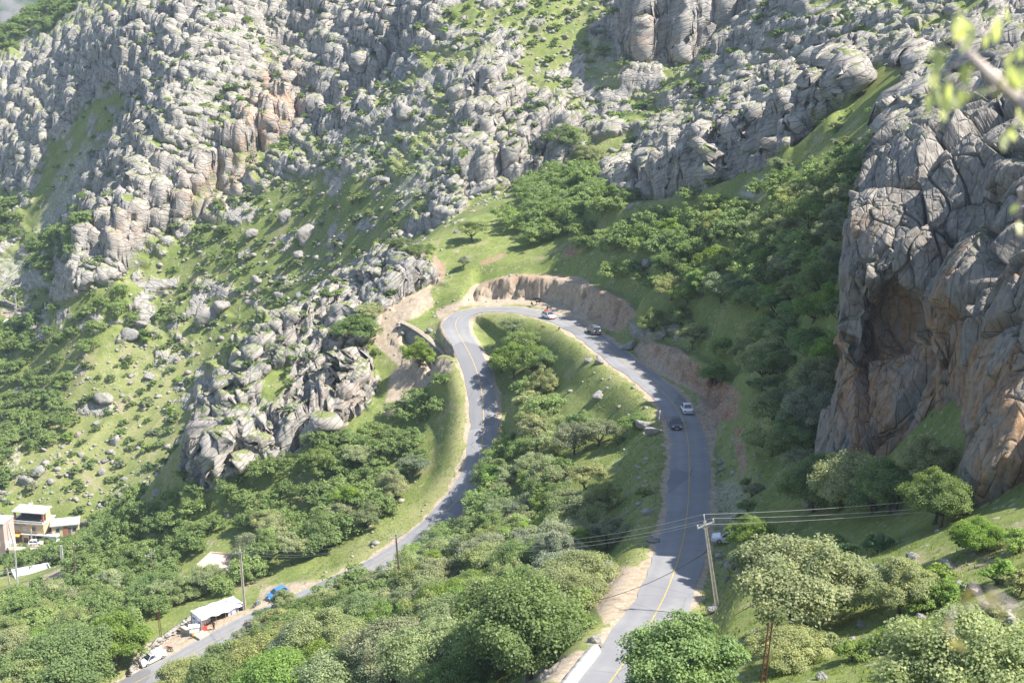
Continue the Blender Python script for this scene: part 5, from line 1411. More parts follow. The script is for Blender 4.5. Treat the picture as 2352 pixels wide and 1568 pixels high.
b, tp = axis_pole(174, 1332, 169, 1254)
ladder_pole('thin pole with bare crossarm on the gravel crest above the village', b, tp, M_WOOD, .22, (2.2, (.95, .2, .2), .2, M_WOOD), 'E')
b, tp = axis_pole(145, 1312, 140, 1252)
ladder_pole('thick pale pole carrying wires at the gravel crest', b, tp, M_CONC_G, .55, None, 'F')
b, tp = axis_pole(40, 1345, 34, 1263); ladder_pole('lone pale pole standing behind the twin poles at the village edge', b, tp, M_CONC_G, .3, None, 'G')
ba, ta = axis_pole(22, 1345, 16, 1305); bb, tb_ = axis_pole(40, 1340, 35, 1300)
ladder_pole('first of the twin poles joined by a bar at the village edge', ba, ta, M_CONC, .3, None, 'H'); ladder_pole('second of the twin poles joined by a bar, nearer the flat roof', bb, tb_, M_CONC, .3, None, 'I')
vz = at(36, 1248, 432)
b, tp = axis_pole(31, 1250, 18, 1200, P=(at(31, 1250, 425)[0], at(31, 1250, 425)[1], at(31, 1250, 425)[2])); ladder_pole('white pole with wire brackets in front of the yellow village building', b, tp, M_CONC_G, .4, None, 'J')
b = Vector(at(73, 1249, 425)); r_ = ray(71, 1215); tp = Vector((r_[0] * b.y / r_[1], b.y, r_[2] * b.y / r_[1] + CAMZ)); ladder_pole('slim white pole before the garage door of the village building', b, tp, M_CONC_G, .3, None, 'K')
for k, (q0, q1, lab) in enumerate([((38, 722), (35, 682), 'white pole by the stone wall of the far dirt road, beside the bend'), ((105, 729), (103, 693), 'white pole at the end of the far dirt road wall')]):
    b, tp = axis_pole(*q0, *q1); ladder_pole(lab, b, tp, M_CONC_G, .45, None, 'L%d' % k)
def lattice_post(label, q0, q1):
    b, tp = axis_pole(*q0, *q1); root = empty('lattice_post', tuple(b), label, 'post', 'rusty lattice posts')
    h = (tp - b).length; ax = (tp - b).normalized(); s = (Vector((1, .3, 0)) - ax * Vector((1, .3, 0)).dot(ax)).normalized(); n = ax.cross(s)
    for sx in (-1, 1): tube('leg', [s * sx * .16 - ax * .5, s * sx * .13 + ax * h], [.05, .05], M_RUST, root, 5)
    L = []
    for i in range(int(h / .6)):
        z = i * .6; L.append([s * (-.15) + ax * z, s * .15 + ax * (z + .45)]); L.append([s * (-.15) + ax * z, s * .15 + ax * z])
    hullmesh('lattice', joinpf(*[cylpf((a + c) / 2, c - a, .025, (c - a).length, 5) for a, c in L]), M_RUST, root)
for lab, q0, q1 in [('rusty lattice post rising before the low oak on the grassy bank', (1750, 1590), (1770, 1428)), ('rusty lattice post on the stone embankment behind the pickup', (371, 1474), (362, 1400)), ('short rusty lattice post among oaks beside the striped tent', (568, 1450), (564, 1422)),
    ('rusty lattice post in the shade below the tent', (578, 1512), (570, 1480)), ('rusty lattice post in the oak wood beside the grass strip', (211, 1447), (207, 1394)), ('rusty lattice post at the low stone wall in the oak wood', (67, 1416), (65, 1370))]:
    lattice_post(lab, q0, q1)
def wire(label, a, b, sag, mat=None, r=.022, group='overhead wires'):
    a, b = Vector(a), Vector(b); pts = [a.lerp(b, i / 16) - Vector((0, 0, sag * 4 * (i / 16) * (1 - i / 16))) for i in range(17)]
    o = tube('wire', pts, [r] * 17, mat or M_WIRE, None, 5); return tag(o, label, 'wire', group)
A, B, C = POLE_TOPS['A'], POLE_TOPS['B'], POLE_TOPS['C']
for k, (q, nm) in enumerate([(A[0], 'lowest'), (A[1], 'middle'), (A[2], 'top')]):
    e = at((2470, 2470, 2470)[k], (1136, 1131, 1108)[k], 128 + k)
    wire(f'{nm} overhead wire running from the upper road pole across the cliff', q, e, .5)
    wire(f'{nm} overhead wire between the upper road pole and the brown pole', q, B[k], 2.5, r=.016)
    wire(f'{nm} overhead wire between the brown pole and the pole behind the tent', B[k], C[k], 2.0, r=.016)
mid = POLE_TOPS['A'][2]; pb, pt_ = axis_pole(1648, 1396, 1631, 1262)
wire('black cable slanting over the upper road from the pole', pt_, at(1280, 1392, 150), 1.2, M_WIRED, .028)
F_, I_ = POLE_TOPS['F'][0], POLE_TOPS['I'][0]
for k, z in enumerate((-.3, -1.2, -2.0)):
    a_ = F_ + Vector((0, 0, z)); m_ = I_ + Vector((0, 0, z * .5)); wire(('upper', 'middle', 'lower')[k] + ' slack village wire from the thick pole to the twin poles', a_, m_, 1.2, None, .035)
    wire(('upper', 'middle', 'lower')[k] + ' village wire running on from the twin poles', m_, m_ + Vector((-30, -5, -2.5)), 1.0, None, .035)
o = tube('tie_bar', [POLE_TOPS['H'][0] - Vector((0, 0, 1.2)), POLE_TOPS['I'][0] - Vector((0, 0, .8))], [.06, .06], M_CONC, None, 6); tag(o, 'bar joining the twin poles at the village edge', 'bar')

# ------------------------------------------------------------------ walls, kerbs, sign
def mat_masonry():
    m, nt, b = new_mat('coursed stone masonry', .92, .1); t = NT(nt)
    uvw = t.attr('wallco', 'Vector')
    br = t.n('ShaderNodeTexBrick'); t.put(br.inputs['Vector'], uvw); br.inputs['Scale'].default_value = 1.0
    br.inputs['Brick Width'].default_value = .55; br.inputs['Row Height'].default_value = .27; br.inputs['Mortar Size'].default_value = .035; br.inputs['Mortar Smooth'].default_value = .4
    br.inputs['Color1'].default_value = (.44, .40, .34, 1); br.inputs['Color2'].default_value = (.30, .27, .23, 1); br.inputs['Mortar'].default_value = (.10, .09, .075, 1); br.offset = .5
    c = t.mix(t.ramp(t.noise(t.coord(), .8, 5, .6), [(.4, 0), (.65, .5)]), br.outputs[0], (.40, .37, .33))
    nt.links.new(c, b.inputs['Base Color'])
    nt.links.new(t.bump(t.math('SUBTRACT', 1.0, br.outputs['Fac']), .9, .08), b.inputs['Normal'])
    return m
M_MAS = mat_masonry(); M_COPE = plain('crumbling wall cap', (.30, .255, .20), .95, .1, 0, .3, 1.5)
def wall_mesh(name, P, hfun, th, mat, parent=None, z_off=0.0):
    """upright wall with thickness along the path P (tops); hfun(t) gives its height"""
    P = catmull(np.asarray(P, float), .6); T = np.gradient(P, axis=0); N = np.stack([-T[:, 1], T[:, 0]], 1); N /= np.linalg.norm(N, axis=1, keepdims=True)
    n = len(P); V = []; co = []; s = 0
    for i in range(n):
        if i: s += np.linalg.norm(P[i] - P[i - 1])
        h = hfun(i / (n - 1)); jit = .07 * vnoise(np.array([[s * .9, 3, 1.]]), 8)[0]
        for (o, z) in ((-th * 1.25, -h), (-th * .5, 0), (th * .5, 0), (th * .5, -h)):
            V.append((P[i, 0] + N[i, 0] * o, P[i, 1] + N[i, 1] * o, P[i, 2] + z + z_off + (jit if z == 0 else 0))); co.append((s, z if o < 0 else z + o, 0))
    F = [(i * 4 + k, i * 4 + k + 1, i * 4 + 5 + k, i * 4 + 4 + k) for i in range(n - 1) for k in range(3)] + [(0, 1, 2, 3), tuple((n - 1) * 4 + k for k in (3, 2, 1, 0))]
    me = mesh_np(name, V, F); a = me.attributes.new('wallco', 'FLOAT_VECTOR', 'POINT'); a.data.foreach_set('vector', np.array(co, np.float32).ravel())
    return link(name, me, parent, [mat])
rw = wall_mesh('retaining_wall', WALLP, lambda t: 5.6 * (1 - .55 * max(0, t - .7) / .3), .7, M_MAS)
tag(rw, 'coursed stone retaining wall holding up the outer edge of the hairpin', 'wall')
wall_mesh('wall_cap', WALLP + np.array([0, 0, .12]), lambda t: .14, .7, M_COPE, rw)
KP = []
for px, py in [(1296, 1590), (1318, 1556), (1342, 1525), (1366, 1497)]:
    p = ground_pt(px, py); KP.append((p.x, p.y, p.z + .55))
kw = wall_mesh('kerb_wall', KP, lambda t: 1.5, .75, plain('poured concrete', (.50, .47, .43), .9, .1, 0, .2, 1.2)); tag(kw, 'low flat-topped concrete wall edging the verge at the near bend', 'wall')
bw = [ground_pt(1513, 978), ground_pt(1516, 950)]
bwo = wall_mesh('verge_wall', [(p.x, p.y, p.z + .7) for p in bw], lambda t: 1.5, .14, M_CONC_G); tag(bwo, 'short upright concrete slab on the verge opposite the dark sedan', 'wall')
# chevron sign
sp = ground_pt(1371, 832)
sg = empty('chevron_sign', tuple(sp), 'small red and white chevron sign on the upper road verge', 'sign')
tube('post', [(0, 0, -.3), (0, 0, 1.1)], [.03, .03], M_STEEL, sg, 6)
M_SRED = plain('sign red', (.55, .04, .03), .5); M_SWHITE = plain('sign white', (.8, .8, .8), .5)
box('sign_plate', -.26, .26, -.03, -.01, .45, 1.25, M_SWHITE, sg)
for k in range(2):
    z = .62 + k * .36
    hullmesh('chevron', ([(-.22, -.034, z - .16), (-.06, -.034, z - .16), (.2, -.034, z), (-.06, -.034, z + .16), (-.22, -.034, z + .16), (.04, -.034, z)] + [(x, -.028, zz) for x, zz in ((-.22, z - .16), (-.06, z - .16), (.2, z), (-.06, z + .16), (-.22, z + .16), (.04, z))], [(0, 1, 2, 5), (2, 3, 4, 5), (6, 11, 8, 7), (8, 11, 10, 9), (0, 6, 7, 1), (1, 7, 8, 2), (2, 8, 9, 3), (3, 9, 10, 4), (4, 10, 11, 5), (5, 11, 6, 0)]), M_SRED, sg)
mp = ground_pt(1238, 742); tag(tube('marker_post', [mp - Vector((0, 0, .2)), mp + Vector((0, 0, 1.3))], [.05, .05], M_STEEL, None, 6), 'slim grey marker post on the inner verge before the white hatchback', 'post')
# dry stone walls: fitted stones in one wall
def dry_wall(label, pix, h, th=.6, n_per=9, mat=None, size=.3):
    pts = np.array([list(ground_pt(*p)) for p in pix]); P = catmull(pts, .45)
    X = []; Y = []; Zz = []; S = []
    for p in P:
        for r in range(max(1, int(h / (size * .75)))):
            for q in range(max(1, int(th / size))):
                X.append(p[0] + RNG.normal() * .12); Y.append(p[1] + RNG.normal() * .15 + (q - .5) * size); Zz.append(drop_z(p[0], p[1]) + r * size * .72 + .05); S.append(size * RNG.uniform(.55, .95))
    o = scatter_mesh('dry_stone_wall', SMALL, np.array(X), np.array(Y), np.array(Zz), np.array(S), RNG.uniform(0, 6.28, len(X)), mat or M_STONE, kind=None); 
    return tag(o, label, 'wall')
dry_wall('dry stone wall curving down the edge of the grassy bank', [(2268, 1408), (2300, 1425), (2325, 1450), (2352, 1470), (2400, 1500)], 1.0, .8)
dry_wall('low pale stone wall along a grass strip in the oak wood', [(118, 1408), (140, 1392), (170, 1384), (215, 1366)], .9, .6)
dry_wall('stone wall along the far dirt road by the white pole', [(-20, 700), (10, 708), (36, 718)], 2.0, .6, size=.5); dry_wall('stone wall of the far dirt road end', [(42, 722), (72, 725), (104, 729)], 1.8, .6, size=.5)
dry_wall('stone embankment of rubble below the tent beside the pickup', [(300, 1545), (330, 1510), (365, 1478), (400, 1455), (440, 1432)], 1.6, 1.6, size=.55)

# ------------------------------------------------------------------ village houses
M_YEL = plain('yellow brick', (.62, .50, .30), .9, .1, 0, .12, 2.0); M_BRICK = plain('red brick', (.42, .17, .12), .9, .1, 0, .2, 2.0); M_ROOFW = plain('pale roof screed', (.58, .57, .56), .85, .1, 0, .15, .6); M_ROOFG = plain('grey roof felt', (.40, .42, .45), .8, .2, 0, .12, .7); M_ROOFB = plain('bluish roof sheet', (.52, .58, .66), .6, .3, 0, .08, .7); M_BEIGE = plain('beige plaster', (.58, .46, .36), .9, .1, 0, .15, .8); M_INT = plain('bare interior and opening shade', (.16, .14, .125), .9, .1, 0, .3, 1.0); M_PINK = plain('pinkish render', (.56, .40, .36), .9, .1, 0, .12, 1.0); M_ORANGE = plain('orange awning', (.72, .36, .08), .8); M_LBLUE = plain('light blue metal', (.52, .60, .68), .6, .3); M_WINB = plain('blue-white blind', (.52, .60, .72), .5, .3)
def house(name, label, P, rz):
    return empty(name, tuple(P), label, 'building', None, rz)
hp_ = at(66, 1247, 433)
H1 = house('village_building', 'three-storey yellow village building with open top floor and shops below', hp_, math.radians(-10))
box('wall', -5.4, 4.6, .6, 7, -2, 3.0, M_YEL, H1); box('shop_shade_panel', -5.2, 4.4, .45, .62, 0, 2.5, M_INT, H1)  # dark sheet on the solid wall paints the shade inside the shop openings
for x in (-5.4, -2.0, -.2, 2.0, 4.3): box('pillar', x, x + .35, .2, .6, 0, 2.8, M_YEL if x != 2.0 else M_ROOFW, H1)
g = box('garage_door', -1.6, -.25, .3, .45, 1.5, 2.6, M_ROOFW, H1); box('canopy', -2.0, 4.6, -.6, .6, 2.7, 2.95, M_ROOFW, H1)
hullmesh('awning', ([(-5.6, -1.2, 2.3), (-2.2, -1.2, 2.3), (-2.2, .5, 2.9), (-5.6, .5, 2.9), (-5.6, -1.2, 2.22), (-2.2, -1.2, 2.22), (-2.2, .5, 2.82), (-5.6, .5, 2.82)], boxpf(0, 1, 0, 1, 0, 1)[1] and [(0, 1, 2, 3), (4, 7, 6, 5), (0, 4, 5, 1), (1, 5, 6, 2), (2, 6, 7, 3), (3, 7, 4, 0)]), M_ORANGE, H1)
box('upper_wall', -5.0, 4.8, .3, 7, 3.0, 5.9, M_YEL, H1); box('slab', -5.3, 5.1, -.3, 7.2, 5.9, 6.15, M_ROOFW, H1)
for x in (-3.3, -1.0, 1.9):
    wf = box('window', x - .65, x + .65, .18, .32, 3.7, 5.2, M_ROOFW, H1); box('pane', x - .55, x + .55, .15, .2, 3.8, 5.1, M_WINB if x < 1 else M_GLASS, wf)
for y_ in (-.1,): box('parapet', -5.1, 4.9, y_ - .1, y_ + .1, 6.15, 6.8, M_ROOFW, H1)
box('top_back_wall', -4.6, 4.4, 5.2, 5.5, 6.15, 9.0, M_INT, H1); box('top_floor', -4.5, 4.3, 1.3, 5.2, 6.16, 6.3, M_INT, H1)
for x in (-4.6, 4.0): box('corner_pillar', x, x + .5, 1.2, 1.7, 6.15, 8.8, M_BRICK, H1)
box('top_side_wall', 4.1, 4.5, 2.8, 5.4, 6.15, 8.8, M_YEL, H1)
hullmesh('roof', ([(-5.0, .9, 8.75), (4.9, .9, 8.75), (4.9, 5.9, 9.15), (-5.0, 5.9, 9.15), (-5.0, .9, 8.98), (4.9, .9, 8.98), (4.9, 5.9, 9.38), (-5.0, 5.9, 9.38)], [(0, 3, 2, 1), (4, 5, 6, 7), (0, 1, 5, 4), (1, 2, 6, 5), (2, 3, 7, 6), (3, 0, 4, 7)]), M_ROOFW, H1)
cb = box('shop_container', 4.8, 8.4, .2, 3.2, -2, 2.6, M_LBLUE, H1); box('shop_hatch', 5.0, 6.2, .12, .22, .9, 2.2, M_INT, cb)
H2 = house('village_house', 'low house with grey sheet roof and brick porch beside the yellow building', at(150, 1224, 430), math.radians(14))
box('wall', -3.6, 3.6, 0, 5.2, -3, 2.4, M_YEL, H2); box('brick_front', -.4, .7, -.12, .02, -1, 2.3, M_BRICK, H2); box('side_wall', -3.75, -3.58, 0, 5.2, -3, 2.4, M_BRICK, H2)
box('door', .85, 1.6, -.06, .03, -1, 1.6, M_INT, H2); wf = box('window', 2.0, 3.2, -.08, .03, .5, 1.7, M_ROOFW, H2); box('pane', 2.1, 3.1, -.11, -.05, .6, 1.6, M_GLASS, wf); wf = box('window', -2.6, -1.4, -.08, .03, .5, 1.7, M_ROOFW, H2); box('pane', -2.5, -1.5, -.11, -.05, .6, 1.6, M_GLASS, wf)
box('roof', -4.1, 4.1, -.5, 5.6, 2.4, 2.65, M_ROOFG, H2)
H3 = house('village_building', 'tall pink-rendered village building cut off by the picture edge', at(0, 1262, 425), math.radians(-8))
box('wall', -9, 1.6, 0, 6, -3, 7.6, M_PINK, H3); box('roof', -9.2, 1.8, -.2, 6.2, 7.6, 7.85, M_ROOFG, H3); box('side_panel', 1.55, 1.72, .3, 5.6, -3, 2.0, M_ROOFW, H3)
for z in (1.0, 4.4): wf = box('window', -1.2, .2, -.1, .03, z, z + 1.5, M_ROOFW, H3); box('pane', -1.1, .1, -.13, -.06, z + .1, z + 1.4, M_GLASS, wf)
fr = ground_pt(92, 1318); H4 = house('village_house', 'house with bluish flat roof and white parapet sunk behind the gravel crest', at(86, 1332, 358), math.radians(28))
box('wall', -4.5, 3.6, -1.5, 7.0, -6, .2, M_BEIGE, H4); box('roof', -4.6, 3.7, -1.6, 7.1, .2, .4, M_ROOFB, H4)
for nm, q in (('parapet', (-4.75, -4.5, -1.7, 7.2)), ('parapet', (-4.5, 3.8, 6.95, 7.2)), ('parapet', (3.6, 3.8, -1.7, 6.95))): box(nm, *q, .1, .95, M_ROOFW, H4)
gp = ground_pt(495, 1330); H5 = house('village_house', 'beige flat-roofed house among the oaks below the lower road', tuple(gp), math.radians(-14))
box('wall', -3.2, 3.2, -.6, 5.4, -2.5, 2.2, M_ROOFW, H5); box('roof', -3.5, 3.5, -.9, 5.7, 2.2, 2.4, M_BEIGE, H5)
for q in ((-3.5, 3.5, 5.5, 5.7), (-3.5, -3.3, -.9, 5.5), (3.3, 3.5, -.9, 5.5), (.5, .7, 2.0, 5.5)): box('parapet', *q, 2.35, 2.75, M_BEIGE, H5)
wf = box('window', -1.0, .3, -.72, -.58, .4, 1.6, M_BEIGE, H5); box('pane', -.9, .2, -.75, -.68, .5, 1.5, M_GLASS, wf)
gp = ground_pt(122, 1398); H6 = house('shed', 'low shed with pale concrete roof half hidden under two oaks', tuple(gp), math.radians(10))
box('wall', -3.0, 2.8, 0, 4.0, -1, 1.7, M_INT, H6); box('roof', -3.3, 3.1, -.4, 4.4, 1.7, 1.95, M_ROOFW, H6)
gp = ground_pt(36, 758); H7 = house('shed', 'open shed with white roof on the far valley road', tuple(gp), math.radians(8))
box('back_wall', -3.6, 3.6, 3.6, 3.9, -1, 2.0, M_INT, H7); box('side_wall', -3.6, -3.3, 0, 3.6, -1, 2.0, M_INT, H7)
for x in (-3.4, 0, 3.3): box('pillar', x, x + .25, .1, .35, -1, 2.0, M_ROOFW, H7)
box('roof', -4.0, 4.0, -.5, 4.2, 2.0, 2.2, M_ROOFW, H7)
gp = ground_pt(360, 676); H8 = empty('water_tank', tuple(gp), 'open stone water tank on the far slope above the orchard wood', 'tank', None, math.radians(-6))
for q in ((-5.4, 5.4, 0, .5), (-5.4, 5.4, 6.0, 6.5), (-5.4, -4.9, .5, 6.0), (4.9, 5.4, .5, 6.0)): box('tank_wall', *q, -2.5, 1.4, M_COPE, H8)
box('tank_floor', -4.9, 4.9, .5, 6.0, -2.5, .0, M_INT, H8)
vc = at(82, 1250, 422); make_car('hatchback_car', 'white car parked in front of the yellow village building', vc, (1, .1, 0), M_WHITE, 'hatch', None)
# the yard they stand on
yard = hullmesh('yard', loftpf([[tuple(Vector(at(*q)) + Vector((0, 0, -.06 + dz))) for q in ((20, 1262, 416), (100, 1262, 414), (118, 1247, 431), (15, 1247, 435))] for dz in (-3, 0)]), plain('trodden yard', (.44, .38, .30), .95, .05, 0, .15, .5), None); tag(yard, kind='structure')

# ------------------------------------------------------------------ the striped tent by the lower road
def mat_stripe():
    m, nt, b = new_mat('striped awning cloth', .85, .1); t = NT(nt)
    s = t.n('ShaderNodeSeparateXYZ'); t.put(s.inputs[0], t.coord())
    f = t.math('FRACT', t.math('MULTIPLY', t.math('ADD', s.outputs[0], t.math('MULTIPLY', s.outputs[1], .92)), 3.4)); c = t.ramp(f, [(.42, (.76, .77, .80)), (.5, (.30, .32, .45)), (.92, (.30, .32, .45)), (1.0, (.76, .77, .80))])
    nt.links.new(c, b.inputs['Base Color']); nt.links.new(t.bump(t.noise(t.coord(), 2.2, 3, .5), .5, .06), b.inputs['Normal']); return m
M_STRIPE = mat_stripe(); M_CANVAS = plain('white canvas', (.76, .77, .80), .85, .1, 0, .06, 1.5); M_CARPET = plain('red carpet', (.34, .07, .05), .95, .05, 0, .35, 6.0); M_INK = plain('black paint', (.03, .03, .035), .8)
tp0 = ground_pt(462, 1452); tA = math.atan2(.69, .72)
TENT = empty('tent', (tp0.x, tp0.y, tp0.z + .15), 'long striped white market tent with branches on its roof', 'tent', None, 0)
ex = Vector((math.cos(tA), math.sin(tA), 0)); ey = Vector((-math.sin(tA), math.cos(tA), 0))   # ex along the tent, ey to its back
TENT.rotation_euler = (0, 0, tA); TL, TW = 8.6, 3.4
def sheet(name, fn, nu, nv, mat, parent, th=.03):
    V = []; 
    for i in range(nu):
        for j in range(nv): V.append(fn(i / (nu - 1), j / (nv - 1)))
    F = [tuple(q) for q in grid_faces(nu, nv)]; o = hullmesh(name, (V, F), mat, parent); md = o.modifiers.new('thickness', 'SOLIDIFY'); md.thickness = th; return o
def roofz(u, v): return 2.25 + .35 * v + .10 * math.sin(u * 9) * math.sin(v * 5 + 1) - .12 * math.sin(u * math.pi * 4) ** 2 * (1 - v)
sheet('roof_cloth', lambda u, v: (u * TL, v * TW - .25 - .12 * math.sin(u * 22), roofz(u, v) - (.25 * (1 - v * 8) if v < .12 else 0)), 60, 14, M_CANVAS, TENT)
sheet('end_wall', lambda u, v: (.05 + .05 * math.sin(u * 14), u * TW - .15, v * (roofz(0, u) - .02)), 22, 6, M_CANVAS, TENT)
sheet('end_wall', lambda u, v: (TL - .05 + .05 * math.sin(u * 14), u * TW - .15, v * (roofz(1, u) - .02)), 22, 6, M_STRIPE, TENT)
sheet('back_wall', lambda u, v: (u * TL, TW - .3 + .05 * math.sin(u * 50), v * (roofz(u, 1) - .03)), 60, 6, M_STRIPE, TENT)
sheet('curtain', lambda u, v: (.1 + u * 2.7 + .1, .9 + .10 * math.sin(u * 30) + u * .8, v * 2.0), 26, 6, M_CANVAS, TENT); sheet('curtain', lambda u, v: (5.6 + u * 2.2, .2 + .10 * math.sin(u * 34), v * 2.2 - .02), 30, 6, M_STRIPE, TENT)
for x, y in ((0, 0), (3.0, -.1), (4.9, -.1), (TL, 0), (0, TW - .4), (TL, TW - .4)): tube('tent_pole', [(x, y, -.6), (x, y, 2.3)], [.05, .045], M_WOOD, TENT, 6)
rgs = np.random.default_rng(5)
for k in range(12):
    x, y = rgs.uniform(.4, TL - .8), rgs.uniform(.2, TW - .9); a_ = rgs.uniform(-.6, 2.2); pts = [(x + math.cos(a_) * s_ + rgs.normal() * .08, y + math.sin(a_) * s_ * .5 + rgs.normal() * .06, 2.66 + .2 * (y / TW) - .1) for s_ in (0, .5, 1.0, 1.6)]
    tube('roof_branch', pts, [.035, .03, .025, .012], M_WOOD, TENT, 5)
def stroke(pts): return [cylpf(tuple((Vector(a) + Vector(c)) / 2), Vector(c) - Vector(a), .03, (Vector(c) - Vector(a)).length + .03, 5) for a, c in zip(pts[:-1], pts[1:])]
def letters(L, f): return joinpf(*[q for st in L for q in stroke([f(*p) for p in st])])
DOOGH = [[(1.0, .5), (.94, .36), (.80, .36)], [(.72, .45), (.64, .45), (.64, .34), (.52, .18)], [(.72, .45), (.72, .36)], [(.28, .5), (.40, .44), (.26, .38), (.42, .24), (.24, .12)], [(.33, .62), (.35, .64)]]
MAHALI = [[(.98, .40), (.90, .44), (.88, .34), (.98, .36)], [(.88, .34), (.70, .34), (.80, .46), (.66, .34), (.46, .34), (.46, .75)], [(.46, .34), (.36, .34)], [(.36, .34), (.22, .42), (.14, .30), (.02, .22), (.10, .12), (.26, .2)]]
UPPER = [[(.95, .30), (.85, .55), (.70, .55), (.80, .40), (.62, .28)], [(.55, .34), (.45, .34), (.45, .6)], [(.38, .34), (.30, .5), (.20, .34)], [(.12, .75), (.12, .3)]]
wf_ = lambda x0, z0, sc: (lambda a, c: (-.03, TW - .35 - (x0 + a * sc * 1.0), z0 + c * sc))
hullmesh('lettering', joinpf(letters(UPPER, wf_(.5, 1.15, .9)), letters(MAHALI, wf_(.6, .25, .95)), letters(DOOGH, wf_(2.1, .25, .95)), letters(UPPER[:2], wf_(2.1, 1.05, .7))), M_INK, TENT)
for k, (x0, x1) in enumerate(((.3, 3.0), (3.1, 5.4))):
    c_ = box('carpet', x0, x1, -.7 + k * .2, 1.9, .02, .06, M_CARPET, None); c_.matrix_world = Matrix.Translation(TENT.location) @ Matrix.Rotation(tA, 4, 'Z'); tag(c_, ('plain dark red carpet at the near end inside the striped tent', 'patterned red carpet under the middle of the striped tent')[k], 'carpet', 'carpets in the tent')
tf = box('tent_terrace', -1.8, TL + 1.5, -2.4, TW + .4, -3.0, .015, plain('trodden earth', (.46, .40, .31), .95, .05, 0, .2, 1.2), None); tf.matrix_world = Matrix.Translation(TENT.location) @ Matrix.Rotation(tA, 4, 'Z'); tag(tf, kind='structure')
st0 = ground_pt(447, 1452); ST = empty('stall', (tp0.x - 1.7, tp0.y - 1.2, tp0.z + .05), 'small white canvas stall in front of the tent end wall', 'stall', None, tA - .5)
for x in (0, 1.7):
    for y in (0, 1.0): tube('stall_leg', [(x, y, -.8), (x, y, 1.35 if y else 1.2)], [.03, .03], M_WOOD, ST, 5)
sheet('stall_top', lambda u, v: (u * 1.9 - .1, v * 1.2 - .1, 1.2 + .15 * v - .08 * math.sin(u * math.pi) * math.sin(v * math.pi)), 10, 8, M_CANVAS, ST); sheet('stall_front', lambda u, v: (u * 1.75, .02 + .02 * math.sin(u * 20), .2 + v * .98), 14, 4, M_CANVAS, ST)
jc = Vector((tp0.x - .9, tp0.y - 2.0, tp0.z + .15)); J = empty('jerrycan', tuple(jc), 'yellow plastic jerrycan standing before the stall', 'jerrycan'); box('can_body', -.17, .17, -.12, .12, 0, .46, plain('yellow plastic', (.72, .50, .05), .5), J, .04); tube('spout', [(.1, 0, .44), (.13, 0, .54)], [.035, .03], M_BLACK, J, 8); tube('handle', [(-.12, 0, .45), (-.1, 0, .53), (.04, 0, .53), (.05, 0, .45)], [.018] * 4, M_BLACK, J, 6)

# motorcycles
def motorcycle(label, loc, rz, tank):
    r = empty('motorcycle', tuple(loc), label, 'motorcycle', 'motorcycles by the tent', rz)
    for x in (.62, -.62):
        v, f = [], []
        nn, mm = 18, 6
        for i in range(nn):
            for j in range(mm):
                a_, b_ = 2 * math.pi * i / nn, 2 * math.pi * j / mm; R_w = .29 + .05 * math.cos(b_); v.append((x + R_w * math.cos(a_), .045 * math.sin(b_), .31 + R_w * math.sin(a_)))
        f = [(i * mm + j, i * mm + (j + 1) % mm, ((i + 1) % nn) * mm + (j + 1) % mm, ((i + 1) % nn) * mm + j) for i in range(nn) for j in range(mm)]
        wv = hullmesh('wheel', (v, f), M_BLACK, r); hullmesh('hub', joinpf(cylpf((x, 0, .31), (0, 1, 0), .06, .12, 10), *[cylpf((x + .13 * math.cos(q), 0, .31 + .13 * math.sin(q)), (math.cos(q), 0, math.sin(q)), .012, .26, 4) for q in np.arange(0, 6.28, .8)]), M_CHROME, wv)
    tube('frame', [(.42, 0, .85), (.1, 0, .55), (-.25, 0, .5), (-.62, 0, .31)], [.035] * 4, M_BLACK, r, 6); tube('fork', [(.62, 0, .31), (.38, 0, .95)], [.04, .035], M_CHROME, r, 6)
    tube('handlebar', [(.3, -.33, 1.0), (.38, -.2, .98), (.38, .2, .98), (.3, .33, 1.0)], [.018] * 4, M_CHROME, r, 6); box('engine', -.15, .2, -.14, .14, .3, .58, M_CHROME, r, .04)
    hullmesh('fuel_tank', loftpf([[(x, y * w_, z) for y, z in ((-1, .7), (-.8, .86), (.8, .86), (1, .7))] for x, w_ in ((.36, .08), (.2, .15), (-.1, .1))]), tank, r, .03); hullmesh('seat', loftpf([[(x, y * .13, z + dz) for y, z in ((-1, .66), (-.8, .78), (.8, .78), (1, .66))] for x, dz in ((-.08, .0), (-.45, .02), (-.8, .08))]), M_BLACK, r, .03)
    tube('exhaust', [(.1, .14, .3), (-.2, .16, .26), (-.75, .18, .36)], [.03, .045, .05], M_CHROME, r, 7); hullmesh('headlamp', cylpf((.46, 0, .88), (1, 0, .1), .09, .1, 12), M_LAMP, r, .01)
    return r
q = ground_pt(388, 1490); motorcycle('red motorcycle leaning by the rubble above the white pickup', q, 2.6, M_RED)
q = Vector(TENT.location) + ex * 8.9 + ey * .2; q.z = TENT.location.z + .02; motorcycle('dark motorcycle parked at the far end of the striped tent', q, 1.9, M_DARK)
q = ground_pt(590, 1393); motorcycle('blue-grey motorcycle on the path beyond the tent pole', q, 1.0, M_BLUE)

